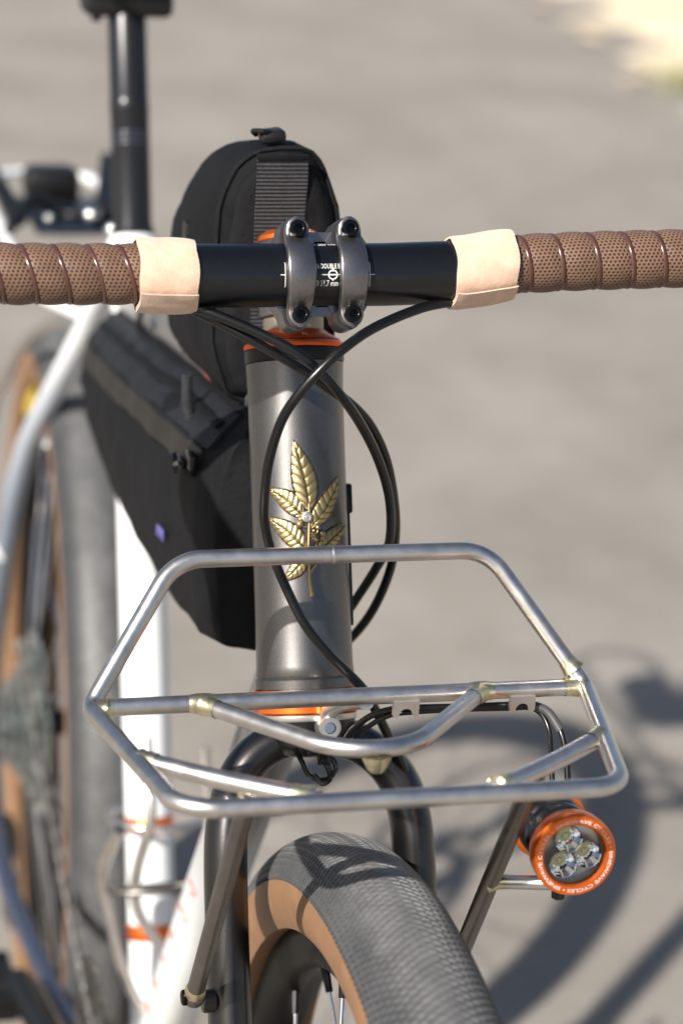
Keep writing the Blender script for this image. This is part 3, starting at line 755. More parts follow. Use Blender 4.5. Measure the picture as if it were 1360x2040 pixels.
rw = wheel(MFRAME @ Matrix.Translation(RAX) @ Matrix.Rotation(rad(-2.4), 4, 'Z'), rad(11), 1.0)
# yellow sticker on the rear rim
vs, fs = [], []
for i in range(9):
    a_ = rad(-36+1.9*i)
    for (y, r) in ((-.0152, .3085), (-.0157, .304), (-.0154, .298), (-.0139, .2922), (-.0103, .2890)): vs.append(Vector((r*sin(a_), y, r*cos(a_))))
for i in range(8):
    for k_ in range(4): fs.append((i*5+k_, i*5+k_+1, i*5+k_+6, i*5+k_+5))
part('rim_sticker', (vs, fs), simple('yellow_sticker', (.55, .38, .02), .4), rw, MFRAME @ Matrix.Translation(RAX))

# ---- front rack
RK = dict(hoop=(-.1167, .0801, .8364), rear=(-.0861, .1262, .7715), front=(.0415, .1020, .7680))
def rk(nm, s_): x, y, z = RK[nm]; return Vector((x, s_*y, z))
rack = part('luggage_rack', sweep(fillet([rk('hoop', -1), rk('rear', -1), rk('front', -1), rk('front', 1), rk('rear', 1), rk('hoop', 1)], [.026, .009, .022, .018, .009, .026], closed=True), .00445, 18, closed=True), M['steel'], bike, MFRONT, sharp=60)
rack['label'] = 'bare steel front rack with low hoop and brazed joints'
RB = lambda y: Vector((-.0861, y, .7715))
part('crossbar', sweep([RB(-.1230), RB(0), RB(.1230)], .0044, 18), M['steel'], rack, MFRONT)
def fil(p, d, r0=.0056, L=.009, r1=.0047):
    d = Vector(d).normalized(); prof = []
    for i in range(8):
        q = i/7; prof.append((L*q-.002, r1+(r0-r1)*(1-q)**2.2))
    v, f = lathe([(-.002, .0005)]+prof, p, d, 22); rg = random.Random(int((p[0]+p[1]*3)*1e5))
    a_ = rg.random()*6; return [q+d*(.0005*sin(3*i+a_)) if 22 <= i else q for i, q in enumerate(v)], f
for sg in (-1, 1):
    part('brass_fillet', fil(RB(sg*.1220), (0, -sg, 0)), M['brass'], rack, MFRONT)
ut = fillet([(-.0861, -.0712, .7712), (.0060, 0, .7695), (-.0861, .0712, .7712)], [0, .036, 0], n=18)
part('centre_tube', sweep(ut, .0044, 18), M['steel'], rack, MFRONT)
for sg in (-1, 1):
    d = Vector((.0921, -sg*.0712, -.0017)).normalized(); part('brass_fillet', fil(Vector((-.0861, sg*.0712, .7712))+d*.004, d), M['brass'], rack, MFRONT)
    part('brass_fillet', lathe([(-.0065, .0044), (-.005, .0048), (-.002, .0051), (.002, .0051), (.005, .0048), (.0065, .0044)], RB(sg*.0712), (0, 1, 0), 22), M['brass'], rack, MFRONT)
    b0, b1 = Vector((-.0192, sg*.1125, .7697)), Vector((.0400, sg*.040, .7690))
    part('brace', sweep(catmull([b0, b0.lerp(b1, .5)+Vector((.001, 0, -.0005)), b1], 6), .0044, 16), M['steel'], rack, MFRONT)
    bd = (b1-b0).normalized(); part('brass_fillet', fil(b0+bd*.0035, bd), M['brass'], rack, MFRONT); part('brass_fillet', fil(b1-bd*.006, -bd, .0058, .009), M['brass'], rack, MFRONT)
    s0, s1 = Vector((.0178, sg*.0668, .7660)), Vector((-.1030, sg*.0685, .6085))
    dd = (s1-s0).normalized()
    st = part('strut', sweep([s0, s0.lerp(s1, .3), s0.lerp(s1, .7), s1], .0046, 16), M['dull_steel'], rack, MFRONT)
    part('brass_fillet', fil(s0+dd*.003, dd), M['brass'], rack, MFRONT)
    part('brass_collar', lathe([(-.006, .0047), (-.004, .0053), (-.001, .0056), (.001, .0052)], s1, dd, 20), M['brass'], rack, MFRONT)
    e = s1+dd*.0052
    part('strut_end', ball(e, .0058, 20), M['dull_steel'], rack, MFRONT)
    part('bolt', merge(rod(e+Vector((0, sg*.003, 0)), e+Vector((0, sg*.0066, 0)), .0042, 18, bev=.0008), rod(e+Vector((0, sg*.0065, 0)), e+Vector((0, sg*.0068, 0)), .0018, 6)), M['darkbolt'], rack, MFRONT)
    hp = [rk('hoop', sg), rk('rear', sg)]; hd = (hp[0]-hp[1]).normalized()
    part('brass_fillet', fil(rk('rear', sg)+hd*.012, hd, .0060, .006, .0048) if sg > 0 else fil(RB(-.1220)+Vector((.002, 0, 0)), (.3, .9, 0), .0062, .007), M['brass'], rack, MFRONT)
# boss under the centre tube, crown eyelet, weld line on the hoop
part('light_boss', lathe([(0, .0075), (.002, .0068), (.005, .0054), (.0075, .0040), (.0085, .0030), (.0086, .0001)], Vector((-.0175, .0005, .7665)), (.05, 0, -1), 24), M['brass'], rack, MFRONT)
ey = Vector((-.1365, .0048, .7370))
part('crown_mount', merge(sweep(catmull([RB(.012)+Vector((0, 0, -.003)), (-.100, .011, .7640), (-.118, .009, .757), (-.134, .0055, .748), (-.1375, .0048, .743)], 6), .0042, 14), lathe([(-.006, .0030), (-.006, .0054), (-.005, .0060), (.005, .0060), (.006, .0054), (.006, .0030)], ey, FN, 26)), M['silver'], rack, MFRONT)
part('bolt', merge(rod(ey-FN*.030, ey+FN*.0045, .0032, 16, bev=.0005), rod(ey+FN*.0044, ey+FN*.0050, .0016, 6)), M['chrome'], rack, MFRONT)
part('brass_fillet', lathe([(-.0008, .00472), (0, .0049), (.0008, .00472)], Vector((-.1167, -.0005, .8364)), (0, 1, 0), 20), M['silver'], rack, MFRONT)
for y in (.0315, .0920):
    n_ = 10; hw, hh = .0066, .0066
    poly = [(-hw, .002), (-hw, -hh+.001), (-hw+.001, -hh), (-.0040, -hh)]+[(.0036*cos(pi-pi*i/n_), -hh+.0008+.0040*sin(pi-pi*i/n_)) for i in range(n_+1)]+[(.0040, -hh), (hw-.001, -hh), (hw, -hh+.001), (hw, .002)]
    part('cable_clip', prism(poly, RB(y)+Vector((.0035, 0, -.0040)), (0, 1, 0), (.10, 0, 1), (1, 0, -.10), .0030), M['silver'], rack, MFRONT, sharp=25)

# ---- headlight, on a stub from the strut
LA = Vector((1, -.028, .035)).normalized(); LF = Vector((-.0040, .0972, .7150))
def ll(prof, segs=48): return lathe([(h, r) for h, r in prof], LF, LA, segs)
hl = part('headlight', ll([(-.012, .0160), (-.013, .0172), (-.018, .0172), (-.019, .0163), (-.021, .0163), (-.022, .0170), (-.029, .0170), (-.030, .0162), (-.032, .0162), (-.033, .0168), (-.044, .0168), (-.045, .014)]), simple('gloss_black_light_body', (.012, .013, .016), .2, .3), bike, MFRONT)
hl['label'] = 'round orange and black headlight with three reflectors'
part('bezel', ll([(-.0125, .0160), (-.0125, .0188), (-.0110, .0200), (-.0050, .0206), (-.0015, .0206), (.0, .0200), (.0002, .0193), (-.0002, .0158), (-.0012, .0152), (-.0042, .0150)], 64), M['orange'], hl, MFRONT)
part('rear_cap', ll([(-.0440, .0150), (-.0442, .0185), (-.0452, .0192), (-.0515, .0192), (-.0540, .0178), (-.0548, .0150), (-.0550, .0001)]), M['orange'], hl, MFRONT)
_a, LX, LY = basis_of(LA)
def ring_map(x, y):
    a_ = .9-x/.0168; r = .0168+y; return LF+LA*(.0004-.0004*(.019-r)/.004*1.0)+(LX*cos(a_)+LY*sin(a_))*r
# text reads clockwise round the bezel
circ = 2*pi*.0176
def ring_map2(x, y):
    a_ = 2.2-x/.0176; r = .0176+y; return LF+LA*.0005+(LX*cos(a_)+LY*sin(a_))*r
hand = LX.cross(LY).dot(LA)
_txt = 'SINEWAVE CYCLES \u2022 SINEWAVE CYCLES \u2022 SINEWAVE CYCLES \u2022 '
def fit_ring(x, y): return ring_map2(x*RSC, y)
RSC = 1.
g0 = text_geo(_txt+'.', .0024, lambda x, y: Vector((x, y, 0)), align='LEFT'); RSC = circ/max(v.x for v in g0[0])
part('lettering', text_geo(_txt, .0024, fit_ring, align='LEFT'), M['print'], hl, MFRONT, smooth=False)
part('lens', merge(ll([(-.0020, .0001), (-.0020, .0153), (-.0030, .0153), (-.0030, .0001)], 40)), M['lens'], hl, MFRONT)
for k_ in range(3):
    a_ = pi/2+.35+2*pi*k_/3; c = LF+(LX*cos(a_)+LY*sin(a_))*.0074
    part('reflector', lathe([(-.0100, .0018), (-.0094, .0030), (-.0082, .0043), (-.0062, .0056), (-.0042, .0067), (-.0040, .0071), (-.0046, .0072)], c, LA, 12), M['mirror'], hl, MFRONT, smooth=False)
    part('light_ring', lathe([(-.0096, .0018), (-.0092, .0020), (-.0092, .0026), (-.0096, .0028)], c, LA, 20), M['led'], hl, MFRONT)
    part('light_chip', box(c-LA*.0094, (.0006, .0026, .0026), 0, LA.to_track_quat('X', 'Z').to_matrix()), M['led'], hl, MFRONT)
part('reflector_plate', ll([(-.0106, .0001), (-.0106, .0146), (-.0040, .0152), (-.0030, .0153), (-.0124, .0155), (-.0126, .0001)], 40), M['silver'], hl, MFRONT)
stub0, stub1 = Vector((-.0435, .0677, .6868)), Vector((-.0260, .0955, .6915))
part('mount_stub', sweep([stub0, stub0.lerp(stub1, .5), stub1], .0036, 16), M['silver'], hl, MFRONT)
part('brass_fillet', fil(stub0+(stub1-stub0).normalized()*.002, stub1-stub0, .0056, .009, .0037), M['brass'], hl, MFRONT)
part('mount_foot', merge(box(stub1+Vector((0, .002, .004)), (.012, .010, .014), .002), rod(stub1+Vector((0, .002, -.008)), stub1+Vector((0, .002, .0)), .0035, 12, bev=.0005)), M['blackpin'], hl, MFRONT)

# ---- hoses and wires
hose_front = [(-0.15, 0.073, 0.963), (-0.148, 0.0686, 0.9597), (-0.14, 0.0468, 0.9572), (-0.128, 0.0208, 0.9502), (-0.12, 0.0038, 0.9419), (-0.117, -0.0092, 0.9313), (-0.119, -0.0197, 0.9185), (-0.124, -0.0271, 0.9036), (-0.132, -0.0312, 0.8813), (-0.137, -0.032, 0.8592), (-0.139, -0.0307, 0.8455), (-0.138, -0.0253, 0.8271), (-0.132, -0.0121, 0.7985), (-0.128, 0.0007, 0.7815), (-0.127, 0.0114, 0.7706), (-0.128, 0.0213, 0.7597), (-0.131, 0.0278, 0.7488), (-0.136, 0.0357, 0.7341), (-0.146, 0.0464, 0.7145), (-.150, .0530, .698), (-.150, .056, .68)]
hose_a = [(-.155, -.090, .964), (-0.15, -0.0765, 0.9596), (-0.147, -0.0681, 0.9568), (-0.143, -0.0575, 0.954), (-0.136, -0.0359, 0.9455), (-0.13, -0.0166, 0.9356), (-0.13, -0.0008, 0.9209), (-0.14, 0.0165, 0.8991), (-0.155, 0.0316, 0.8742), (-0.17, 0.042, 0.8486), (-0.19, 0.0478, 0.821), (-0.2, 0.0439, 0.8042), (-0.215, 0.0384, 0.7843), (-0.23, 0.0354, 0.7697), (-.26, .028, .745)]
hose_b = [(-.158, -.090, .961), (-0.156, -0.0755, 0.9575), (-0.153, -0.0671, 0.9545), (-0.148, -0.0539, 0.9485), (-0.142, -0.0345, 0.9385), (-0.14, -0.0142, 0.9267), (-0.142, -0.0012, 0.9174), (-0.148, 0.0135, 0.9069), (-0.158, 0.0275, 0.8922), (-0.17, 0.0395, 0.8704), (-0.185, 0.0487, 0.8418), (-0.195, 0.0522, 0.8195), (-0.205, 0.0524, 0.7996), (-0.215, 0.0472, 0.7767), (-0.23, 0.0401, 0.7563), (-.26, .030, .73)]
for q in (hose_front, hose_a, hose_b):
    part('brake_hose', sweep(catmull(q, 8), .00255, 14), M['hose'], bike, MFRONT)
wire_a = [(-0.125, 0.0121, 0.7352), (-0.118, 0.0142, 0.7431), (-0.105, 0.0199, 0.7542), (-0.094, 0.0274, 0.761), (-0.088, 0.0361, 0.7635), (-0.088, 0.0649, 0.7629), (-0.088, 0.0861, 0.7627), (-0.088, 0.0981, 0.7625), (-0.084, 0.1063, 0.7594), (-0.078, 0.1115, 0.7514), (-0.07, 0.1124, 0.7421), (-0.06, 0.1109, 0.7299), (-0.056, 0.1085, 0.7249)]
wire_b = [(-0.126, 0.0151, 0.7319), (-0.112, 0.0193, 0.745), (-0.096, 0.0267, 0.7571), (-0.089, 0.0378, 0.7609), (-0.089, 0.0653, 0.761), (-0.089, 0.0865, 0.7605), (-0.089, 0.0985, 0.7602), (-0.086, 0.1044, 0.7569), (-0.08, 0.1067, 0.7495), (-0.07, 0.1048, 0.7399), (-0.06, 0.1031, 0.7276)]
part('light_wire', sweep(catmull(wire_a, 7), .0017, 10), M['wire'], bike, MFRONT)
part('light_wire', sweep(catmull(wire_b, 7), .0014, 10), M['wire'], bike, MFRONT)
part('wire_sleeve', sweep(catmull(wire_a[7:10], 6), .0024, 12), simple('grey_heat_shrink', (.06, .06, .062), .4), bike, MFRONT)
# cable tie bundle under the crown
c0_ = Vector((-.136, .002, .722))
part('cable_tie', merge(box(c0_+Vector((.004, 0, .002)), (.006, .0075, .010), .001), sweep(catmull([c0_+Vector(q) for q in [(0, .003, .002), (.003, .007, -.006), (.002, .002, -.013), (0, -.006, -.011), (-.002, -.010, -.004), (-.002, -.014, .004)]], 6), .0014, 8),
     sweep(catmull([c0_+Vector(q) for q in [(0, .0, .0), (.004, .004, -.010), (.003, .0, -.0145), (.001, -.004, -.010)]], 6), .0016, 8), box(c0_+Vector((.005, -.006, .0035)), (.003, .006, .002), .0003)), M['blackpin'], bike, MFRONT)
# cable guide plate on the non-drive side of the head tube
part('cable_guide', merge(box(ax(.496, .0262, -.004), (.012, .0022, .062), .0008, Matrix.Rotation(math.atan2(-FU.x, FU.z)*-1, 3, 'Y')), box(ax(.533, .0270, -.004), (.012, .004, .016), .0012, Matrix.Rotation(math.atan2(-FU.x, FU.z)*-1, 3, 'Y'))), M['cup'], bike, MFRONT)

# ---- head badge: cast brass sprig bent round the head tube
RHT = .0254
def hb(arc, s_mm, h): a_ = arc/1000/.0258; r = RHT+h; return ax(.5+s_mm/1000, r*sin(a_), r*cos(a_))
def leaf(base, tip, wl, wr, veins, bend=0., lift=.0004):
    bx_, by_ = base; tx, ty = tip; L = math.hypot(tx-bx_, ty-by_); d = ((tx-bx_)/L, (ty-by_)/L); nrm = (-d[1], d[0])
    NL, NW = 60, 9; vs, fs, dark_vals = [], [], []
    def width(q, w_): return w_*(sin(pi*q**.82)**.85)*(1-.25*q) if 0 < q < 1 else .02
    for i in range(NL+1):
        q = i/NL; cx = bx_+d[0]*L*q+nrm[0]*bend*sin(pi*q); cy_ = by_+d[1]*L*q+nrm[1]*bend*sin(pi*q)
        for j in range(-NW, NW+1):
            u_ = j/NW; w_ = width(q, wl if u_ > 0 else wr); sgn = u_*w_
            edge = 1+.012*sin(q*veins*2*pi)
            px, py = cx+nrm[0]*sgn*edge, cy_+nrm[1]*sgn*edge
            # veins sweep from the midrib towards the tip
            ph = (q*veins-abs(u_)*.95) % 1.; groove = math.exp(-((ph-.5)/.10)**2)*min(1, abs(u_)*5)*(1-.4*abs(u_))
            mid = math.exp(-(u_/.10)**2)
            dome = 1-(abs(u_)**2.2)
            h = lift+.0013*(.35+.65*dome)*min(1, 6*q+.3)*min(1, 6*(1-q)+.15)-.00075*groove-.00060*mid
            if abs(j) == NW: h = lift*.3
            vs.append(hb(px, py, h)); dark_vals.append(min(1, .95*groove*.8+.9*mid+(.55 if abs(j) >= NW-1 else 0)+.12*abs(u_)))
    W = 2*NW+1
    for i in range(NL):
        for k_ in range(W-1): fs.append((i*W+k_, i*W+k_+1, (i+1)*W+k_+1, (i+1)*W+k_))
    # skirt down to the tube so the casting has thickness
    ring = [i*W for i in range(NL+1)]+[NL*W+k_ for k_ in range(1, W)]+[i*W+W-1 for i in range(NL-1, -1, -1)]+[k_ for k_ in range(W-2, 0, -1)]
    b0 = len(vs)
    for r_ in ring:
        p = vs[r_]; rel = p-FA; s_ = rel.dot(FU); rad_ = rel-FU*s_; vs.append(FA+FU*s_+rad_.normalized()*(RHT-.0003)); dark_vals.append(1.)
    n_ = len(ring)
    for k_ in range(n_): l = (k_+1) % n_; fs.append((ring[k_], ring[l], b0+l, b0+k_))
    return vs, fs, dark_vals
def brass_part(name, geo, parent):
    vs, fs = geo[0], geo[1]; o = part(name, (vs, fs), M['badge'], parent, MFRONT, sharp=70)
    at_ = o.data.attributes.new('vein_edge_dark', 'FLOAT', 'POINT')
    if len(geo) > 2: at_.data.foreach_set('value', geo[2][:len(o.data.vertices)])
    else: at_.data.foreach_set('value', [.15]*len(o.data.vertices))
    return o
stem_pts = [(-.32, 30), (-.5, 20.65), (-1.25, 7.32), (-1.33, -8.76), (-.7, -15), (-.17, -18.64)]
badge = brass_part('head_badge', sweep(catmull([hb(a_, s_, .0010) for a_, s_ in stem_pts], 8), [.0008+.00055*max(0, (i-20)/20) for i in range(41)], 12), bike)
badge['label'] = 'antique brass leaf sprig badge screwed to the head tube'
for base, tip, wl, wr, vn, bd, lf in [((-.1, 26.0), (-7.42, 63.84), 7.8, 7.8, 8, -1.0, .0007), ((.3, 16.9), (19.26, 44.31), 6.2, 5.6, 8, -1.0, .0005), ((-3.0, 22.9), (-22.68, 39.25), 5.6, 6.8, 8, -1.2, .0005),
                                  ((-2.2, 5.6), (-23.32, 24.09), 6.2, 6.8, 9, -1.0, .0004), ((2.2, 3.2), (26.4, 19.96), 5.8, 5.8, 8, 1.2, .0004), ((-2.6, 2.2), (-15.8, -10.4), 5.0, 4.4, 6, .8, .0004)]:
    brass_part('leaf', leaf(base, tip, wl, wr, vn, bd, lf), badge)
for (a_, s_, r) in [(-5.47, 19.27, 2.1), (3.9, 17.2, 1.5), (6.32, 13.98, 1.8), (2.69, 11.0, 1.6), (2.9, 7.6, 1.35), (5.5, 9.4, 1.2), (-5.0, 21.8, 1.5), (1.6, 15.6, 1.0)]:
    brass_part('berry', ball(hb(a_, s_, .0011), r/1000, 16), badge)
for q in ([(-1.0, 17.5), (-3, 17.8), (-5.2, 19.0)], [(-.6, 14.5), (1.6, 14.0), (3.6, 14.6), (3.9, 17.)], [(-.8, 12.5), (2, 13.0), (2.69, 11.0)], [(6.3, 14.), (5.6, 9.5), (5.2, 6.)], [(-1.2, -7.5), (.2, -4.8), (2.5, -1.9)], [(2.8, 11), (2.9, 7.8), (2.9, 5.5)]):
    brass_part('twig', sweep(catmull([hb(a_, s_, .0009) for a_, s_ in q], 6), .00055, 8), badge)
bc = hb(-1.88, 22.94, .0015); bd_ = (bc-FA); bd_ = (bd_-FU*bd_.dot(FU)).normalized()
part('screw', merge(lathe([(-.001, .0030), (.0010, .0030), (.0018, .0026), (.0020, .0018), (.0012, .0013), (.0012, .0001)], bc, bd_, 26), lathe([(.0012, .0007), (.0022, .0007), (.0022, .0001)], bc, bd_, 10)), M['silver'], badge, MFRONT)

# ---- drivetrain
def cog_geo(r, teeth, th=.0018):
    n_ = teeth*4; vs, fs = [], []
    for y in (-th/2, th/2):
        for k_ in range(n_):
            rr = r+(.0030 if k_ % 4 in (1, 2) else -.0012); a_ = 2*pi*k_/n_; vs.append(Vector((rr*cos(a_), y, rr*sin(a_))))
        for k_ in range(n_):
            a_ = 2*pi*k_/n_; rr = r*.72*(1+.06*sin(7*a_)); vs.append(Vector((rr*cos(a_), y, rr*sin(a_))))
    for k_ in range(n_):
        l = (k_+1) % n_
        fs += [(k_, l, n_+l, n_+k_), (2*n_+k_, 3*n_+k_, 3*n_+l, 2*n_+l), (k_, 2*n_+k_, 2*n_+l, l), (n_+k_, n_+l, 3*n_+l, 3*n_+k_)]
    return vs, fs
cas = part('cassette', lathe([(-.062, .0), (-.062, .014), (-.060, .016), (-.024, .022), (-.020, .03), (-.020, 0)], RAX, (0, 1, 0), 30), M['cog_dark'], bike, MFRAME)
for k_ in range(11):
    r = .0800*(.0235/.0800)**(k_/10*.92+.02*0); tt = max(11, int(r*2*pi/.0127)); part('cog', cog_geo(r, tt), M['cog_dark' if k_ % 2 else 'cog'], cas, MFRAME @ Matrix.Translation(RAX+Vector((0, -.0235-.0037*k_, 0))), sharp=25)
# chain
def link_geo(inner):
    vs, fs = [], []; n_ = 10
    for y in ((-.0014, .0014) if inner else (-.0027, .0027)):
        poly = []
        for i in range(n_): a_ = pi/2+pi*i/(n_-1); poly.append((-.00635+.0042*cos(a_), .0042*sin(a_)))
        poly.append((0, -.0030))
        for i in range(n_): a_ = -pi/2+pi*i/(n_-1); poly.append((.00635+.0042*cos(a_), .0042*sin(a_)))
        poly.append((0, .0030))
        v, f = prism(poly, (0, y, 0), (1, 0, 0), (0, 0, 1), (0, 1, 0), .0011); k_ = len(vs); vs += v; fs += [tuple(i+k_ for i in q) for q in f]
    for x in (-.00635, .00635):
        v, f = rod((x, -.0032, 0), (x, .0032, 0), .0019, 8); k_ = len(vs); vs += v; fs += [tuple(i+k_ for i in q) for q in f]
    return vs, fs
LM = [mk_mesh('chain_link', link_geo(i), M['chain_dark' if i else 'chain']) for i in (0, 1)]
CHP0, CHP1 = Vector((-1.045, -.0425, .432)), Vector((-.545, -.046, .318)); chd = (CHP1-CHP0)
chain = empty('chain', CHP0, bike)
nl = int(chd.length/.0127)
for k_ in range(nl):
    p = CHP0+chd*((k_+.5)/nl)+Vector((0, 0, -.006*sin(pi*k_/nl)))
    ex = chd.normalized(); ezv = Vector((-ex.z, 0, ex.x)); ezv = ezv if ezv.z > 0 else -ezv; eyv = ezv.cross(ex)
    T = Matrix.Identity(4)
    for i in range(3): T[i][0] = ex[i]; T[i][1] = eyv[i]; T[i][2] = ezv[i]; T[i][3] = p[i]
    inst('chain_link', LM[k_ % 2], MFRAME @ T, chain)
# chainring and crank
cring = part('chainring', cog_geo(.080, 40, .003), M['dull_steel'], bike, MFRAME @ Matrix.Translation(BB+Vector((0, -.046, 0))), sharp=25)
part('crank_arm', sweep([BB+Vector((.01, -.060, 0)), BB+Vector((-.03, -.064, -.004)), BB+Vector((-.10, -.074, -.012)), BB+Vector((-.170, -.080, -.020))], [.015, .013, .0105, .0125], 16), M['rubber_dark'], bike, MFRAME)
pd = BB+Vector((-.168, -.125, -.020))
part('pedal', merge(box(pd+Vector((.035, 0, 0)), (.012, .085, .020), .003), box(pd-Vector((.035, 0, 0)), (.012, .085, .020), .003), box(pd+Vector((0, -.038, 0)), (.06, .010, .018), .003), box(pd+Vector((0, .038, 0)), (.06, .010, .018), .003), rod(pd+Vector((0, .05, 0)), pd+Vector((0, -.04, 0)), .009, 16)), M['rubber_dark'], bike, MFRAME)
der = part('derailleur', merge(box(RAX+Vector((-.012, -.078, -.05)), (.03, .022, .05), .006), box(RAX+Vector((-.005, -.07, -.095)), (.045, .026, .03), .006)), M['rubber_dark'], bike, MFRAME)
for (x, z) in ((.004, -.112), (.030, -.165)):
    part('jockey_wheel', cog_geo(.020, 12, .006), M['rubber_dark'], der, MFRAME @ Matrix.Translation(RAX+Vector((x, -.048, z))), sharp=25)
part('pulley_cage', merge(prism([(-.014, .01), (.014, .012), (.040, -.05), (.032, -.066), (.016, -.06)], RAX+Vector((.004, -.055, -.112)), (1, 0, 0), (0, 0, 1), (0, 1, 0), .002), prism([(-.014, .01), (.014, .012), (.040, -.05), (.032, -.066), (.016, -.06)], RAX+Vector((.004, -.041, -.112)), (1, 0, 0), (0, 0, 1), (0, 1, 0), .002)), M['dull_steel'], der, MFRAME)
part('brake_caliper', merge(box(RAX+Vector((.065, .058, -.03)), (.07, .02, .024), .005), box(RAX+Vector((.06, .052, -.01)), (.04, .016, .02), .004)), M['rubber_dark'], bike, MFRAME)
part('brake_rotor', cog_geo(.072, 30, .0018), M['chrome'], bike, MFRAME @ Matrix.Translation(RAX+Vector((0, .044, 0))), sharp=25)

# ---- bottle cages of bent tube
cage1 = [(-.600, -.010, .545), (-0.575, -0.0092, 0.4981), (-0.575, -0.0179, 0.4536), (-0.575, -0.0159, 0.4238), (-0.575, -0.0005, 0.3966), (-0.575, 0.0151, 0.3719), (-0.575, 0.0215, 0.3673), (-0.575, 0.0258, 0.3824), (-0.575, 0.0286, 0.4346), (-0.575, 0.0333, 0.4739), (-.59, .030, .54)]
cg = part('bottle_cage', sweep(catmull([(x+.03, y-.005, z) for x, y, z in cage1], 6), .0040, 12), M['steel'], bike, MFRAME)
part('cage_ring', sweep(catmull([(st_at(.46).x+.034*cos(a_)+.012, .034*sin(a_)+.004, .462+.006*cos(a_)) for a_ in [2*pi*i/14 for i in range(14)]], 4, closed=True), .0026, 10, closed=True), M['steel'], cg, MFRAME)
cage2 = [(-.52, -.040, .50), (-0.55, -0.0458, 0.4523), (-0.55, -0.0396, 0.4166), (-0.55, -0.0296, 0.3761), (-0.55, -0.018, 0.349), (-0.55, -0.0087, 0.3421), (-.545, .010, .345), (-.54, .03, .38), (-.52, .036, .45)]
cg = part('bottle_cage', sweep(catmull(cage2, 6), .0040, 12), M['steel'], bike, MFRAME)
part('cage_ring', sweep(catmull([(-.545+.02*cos(a_), .036*sin(a_)-.004, .44+.008*cos(a_)) for a_ in [2*pi*i/14 for i in range(14)]], 4, closed=True), .0024, 10, closed=True), M['dull_steel'], cg, MFRAME)

# ---- rear rack with its dark deck and lamp
rr = part('luggage_rack', sweep(fillet([(-.86, -.022, .776), (-.93, -.040, .772), (-1.02, -.055, .79), (-1.30, -.055, .80), (-1.34, 0, .80), (-1.30, .055, .80), (-1.02, .055, .79), (-.93, .040, .772), (-.86, .022, .776)], [0, .02, .03, .04, .03, .04, .03, .02, 0]), .0048, 14), M['white'], bike, MFRAME)
rr['label'] = 'blurred rear rack with dark navy deck behind the seatpost'
for sg in (-1, 1):
    part('rack_strut', sweep(catmull([(-.885, sg*.026, .764), (-.93, sg*.034, .752), (-1.02, sg*.042, .716), (-1.10, sg*.050, .660), (-1.15, sg*.058, .603), (-1.13, sg*.066, .48), (-1.075, sg*.070, .37)], 6), .0050, 14), M['steel'], rr, MFRAME)
part('deck', box((-1.13, .006, .800), (.15, .075, .005), .002), M['navy'], rr, MFRAME)
part('tail_lamp', merge(box((-1.20, .0, .815), (.04, .05, .03), .008), rod((-1.08, -.045, .806), (-1.18, -.062, .840), .009, 14, .006), rod((-1.08, .030, .806), (-1.20, .050, .838), .010, 14, .006), sweep(catmull([(-1.06, -.055, .80), (-1.09, -.03, .822), (-1.10, .0, .806), (-1.07, .03, .818)], 6), .005, 10)), M['rubber_dark'], rr, MFRAME)
for (x, y, z, r) in ((-1.075, .018, .812, .0085), (-1.055, .034, .803, .0090), (-1.08, -.018, .808, .005)):
    part('deck_bolt', ball((x, y, z), r, 14, (1, 1, .8)), M['chrome'], rr, MFRAME)

# ------------------------------------------------------------------ bags
def loft(secs, caps=True, closed=True):
    n_ = len(secs[0]); vs = [p for s_ in secs for p in s_]; fs = []
    for i in range(len(secs)-1):
        for k_ in range(n_): l = (k_+1) % n_; fs.append((i*n_+k_, i*n_+l, (i+1)*n_+l, (i+1)*n_+k_))
    if caps: fs.append(tuple(range(n_))[::-1]); fs.append(tuple(range((len(secs)-1)*n_, len(secs)*n_)))
    return vs, fs
from mathutils import noise as mnoise
def crumple(geo, amp, freq):
    vs, fs = geo; out = []
    for v in vs:
        q = mnoise.noise_vector(Vector(v)*freq); q2 = mnoise.noise_vector(Vector(v)*freq*2.7+Vector((3, 1, 7)))
        out.append(Vector(v)+q*amp+q2*amp*.4)
    return out, fs
# bag on the top tube behind the stem
TBX = -.300
def arch(X, w_, z0, z1, n=40, inset=0.):
    zc = z0+(z1-z0)*.52; pts = []
    w_ -= inset; z0 += inset; z1 -= inset
    for k_ in range(n):
        a_ = 2*pi*k_/n; c_, s_ = cos(a_), sin(a_)
        if s_ >= 0: y = w_*math.copysign(abs(c_)**.68, c_); z = zc+(z1-zc)*abs(s_)**.84
        else: y = w_*math.copysign(abs(c_)**.42, c_)*(1-.06*abs(s_)); z = zc-(zc-z0)*abs(s_)**.55
        pts.append(Vector((X, y-.0015, z)))
    return pts
tb = empty('top_tube_bag', (MFRAME @ Vector((-.36, 0, .872))))
tag(tb, 'black nylon bag standing on the top tube behind the stem', 'bag')
DZ = -.006
secs = [arch(TBX-.001, .0325, .866, 1.008+DZ, inset=.020), arch(TBX+.002, .0325, .866, 1.008+DZ, inset=.010), arch(TBX+.0005, .0325, .866, 1.008+DZ, inset=.003), arch(TBX-.003, .0330, .865, 1.010+DZ), arch(TBX-.010, .0340, .864, 1.012+DZ), arch(TBX-.025, .0362, .863, 1.012+DZ), arch(TBX-.05, .0385, .862, 1.008+DZ), arch(TBX-.08, .0390, .860, 1.000+DZ), arch(TBX-.11, .0375, .858, .985+DZ), arch(TBX-.14, .034, .856, .962+DZ), arch(TBX-.165, .027, .855, .935+DZ), arch(TBX-.175, .018, .858, .91+DZ)]
def dens(secs, n):
    out = []
    for a_, b_ in zip(secs, secs[1:]):
        for k_ in range(n): out.append([p.lerp(q, k_/n) for p, q in zip(a_, b_)])
    return out+[secs[-1]]
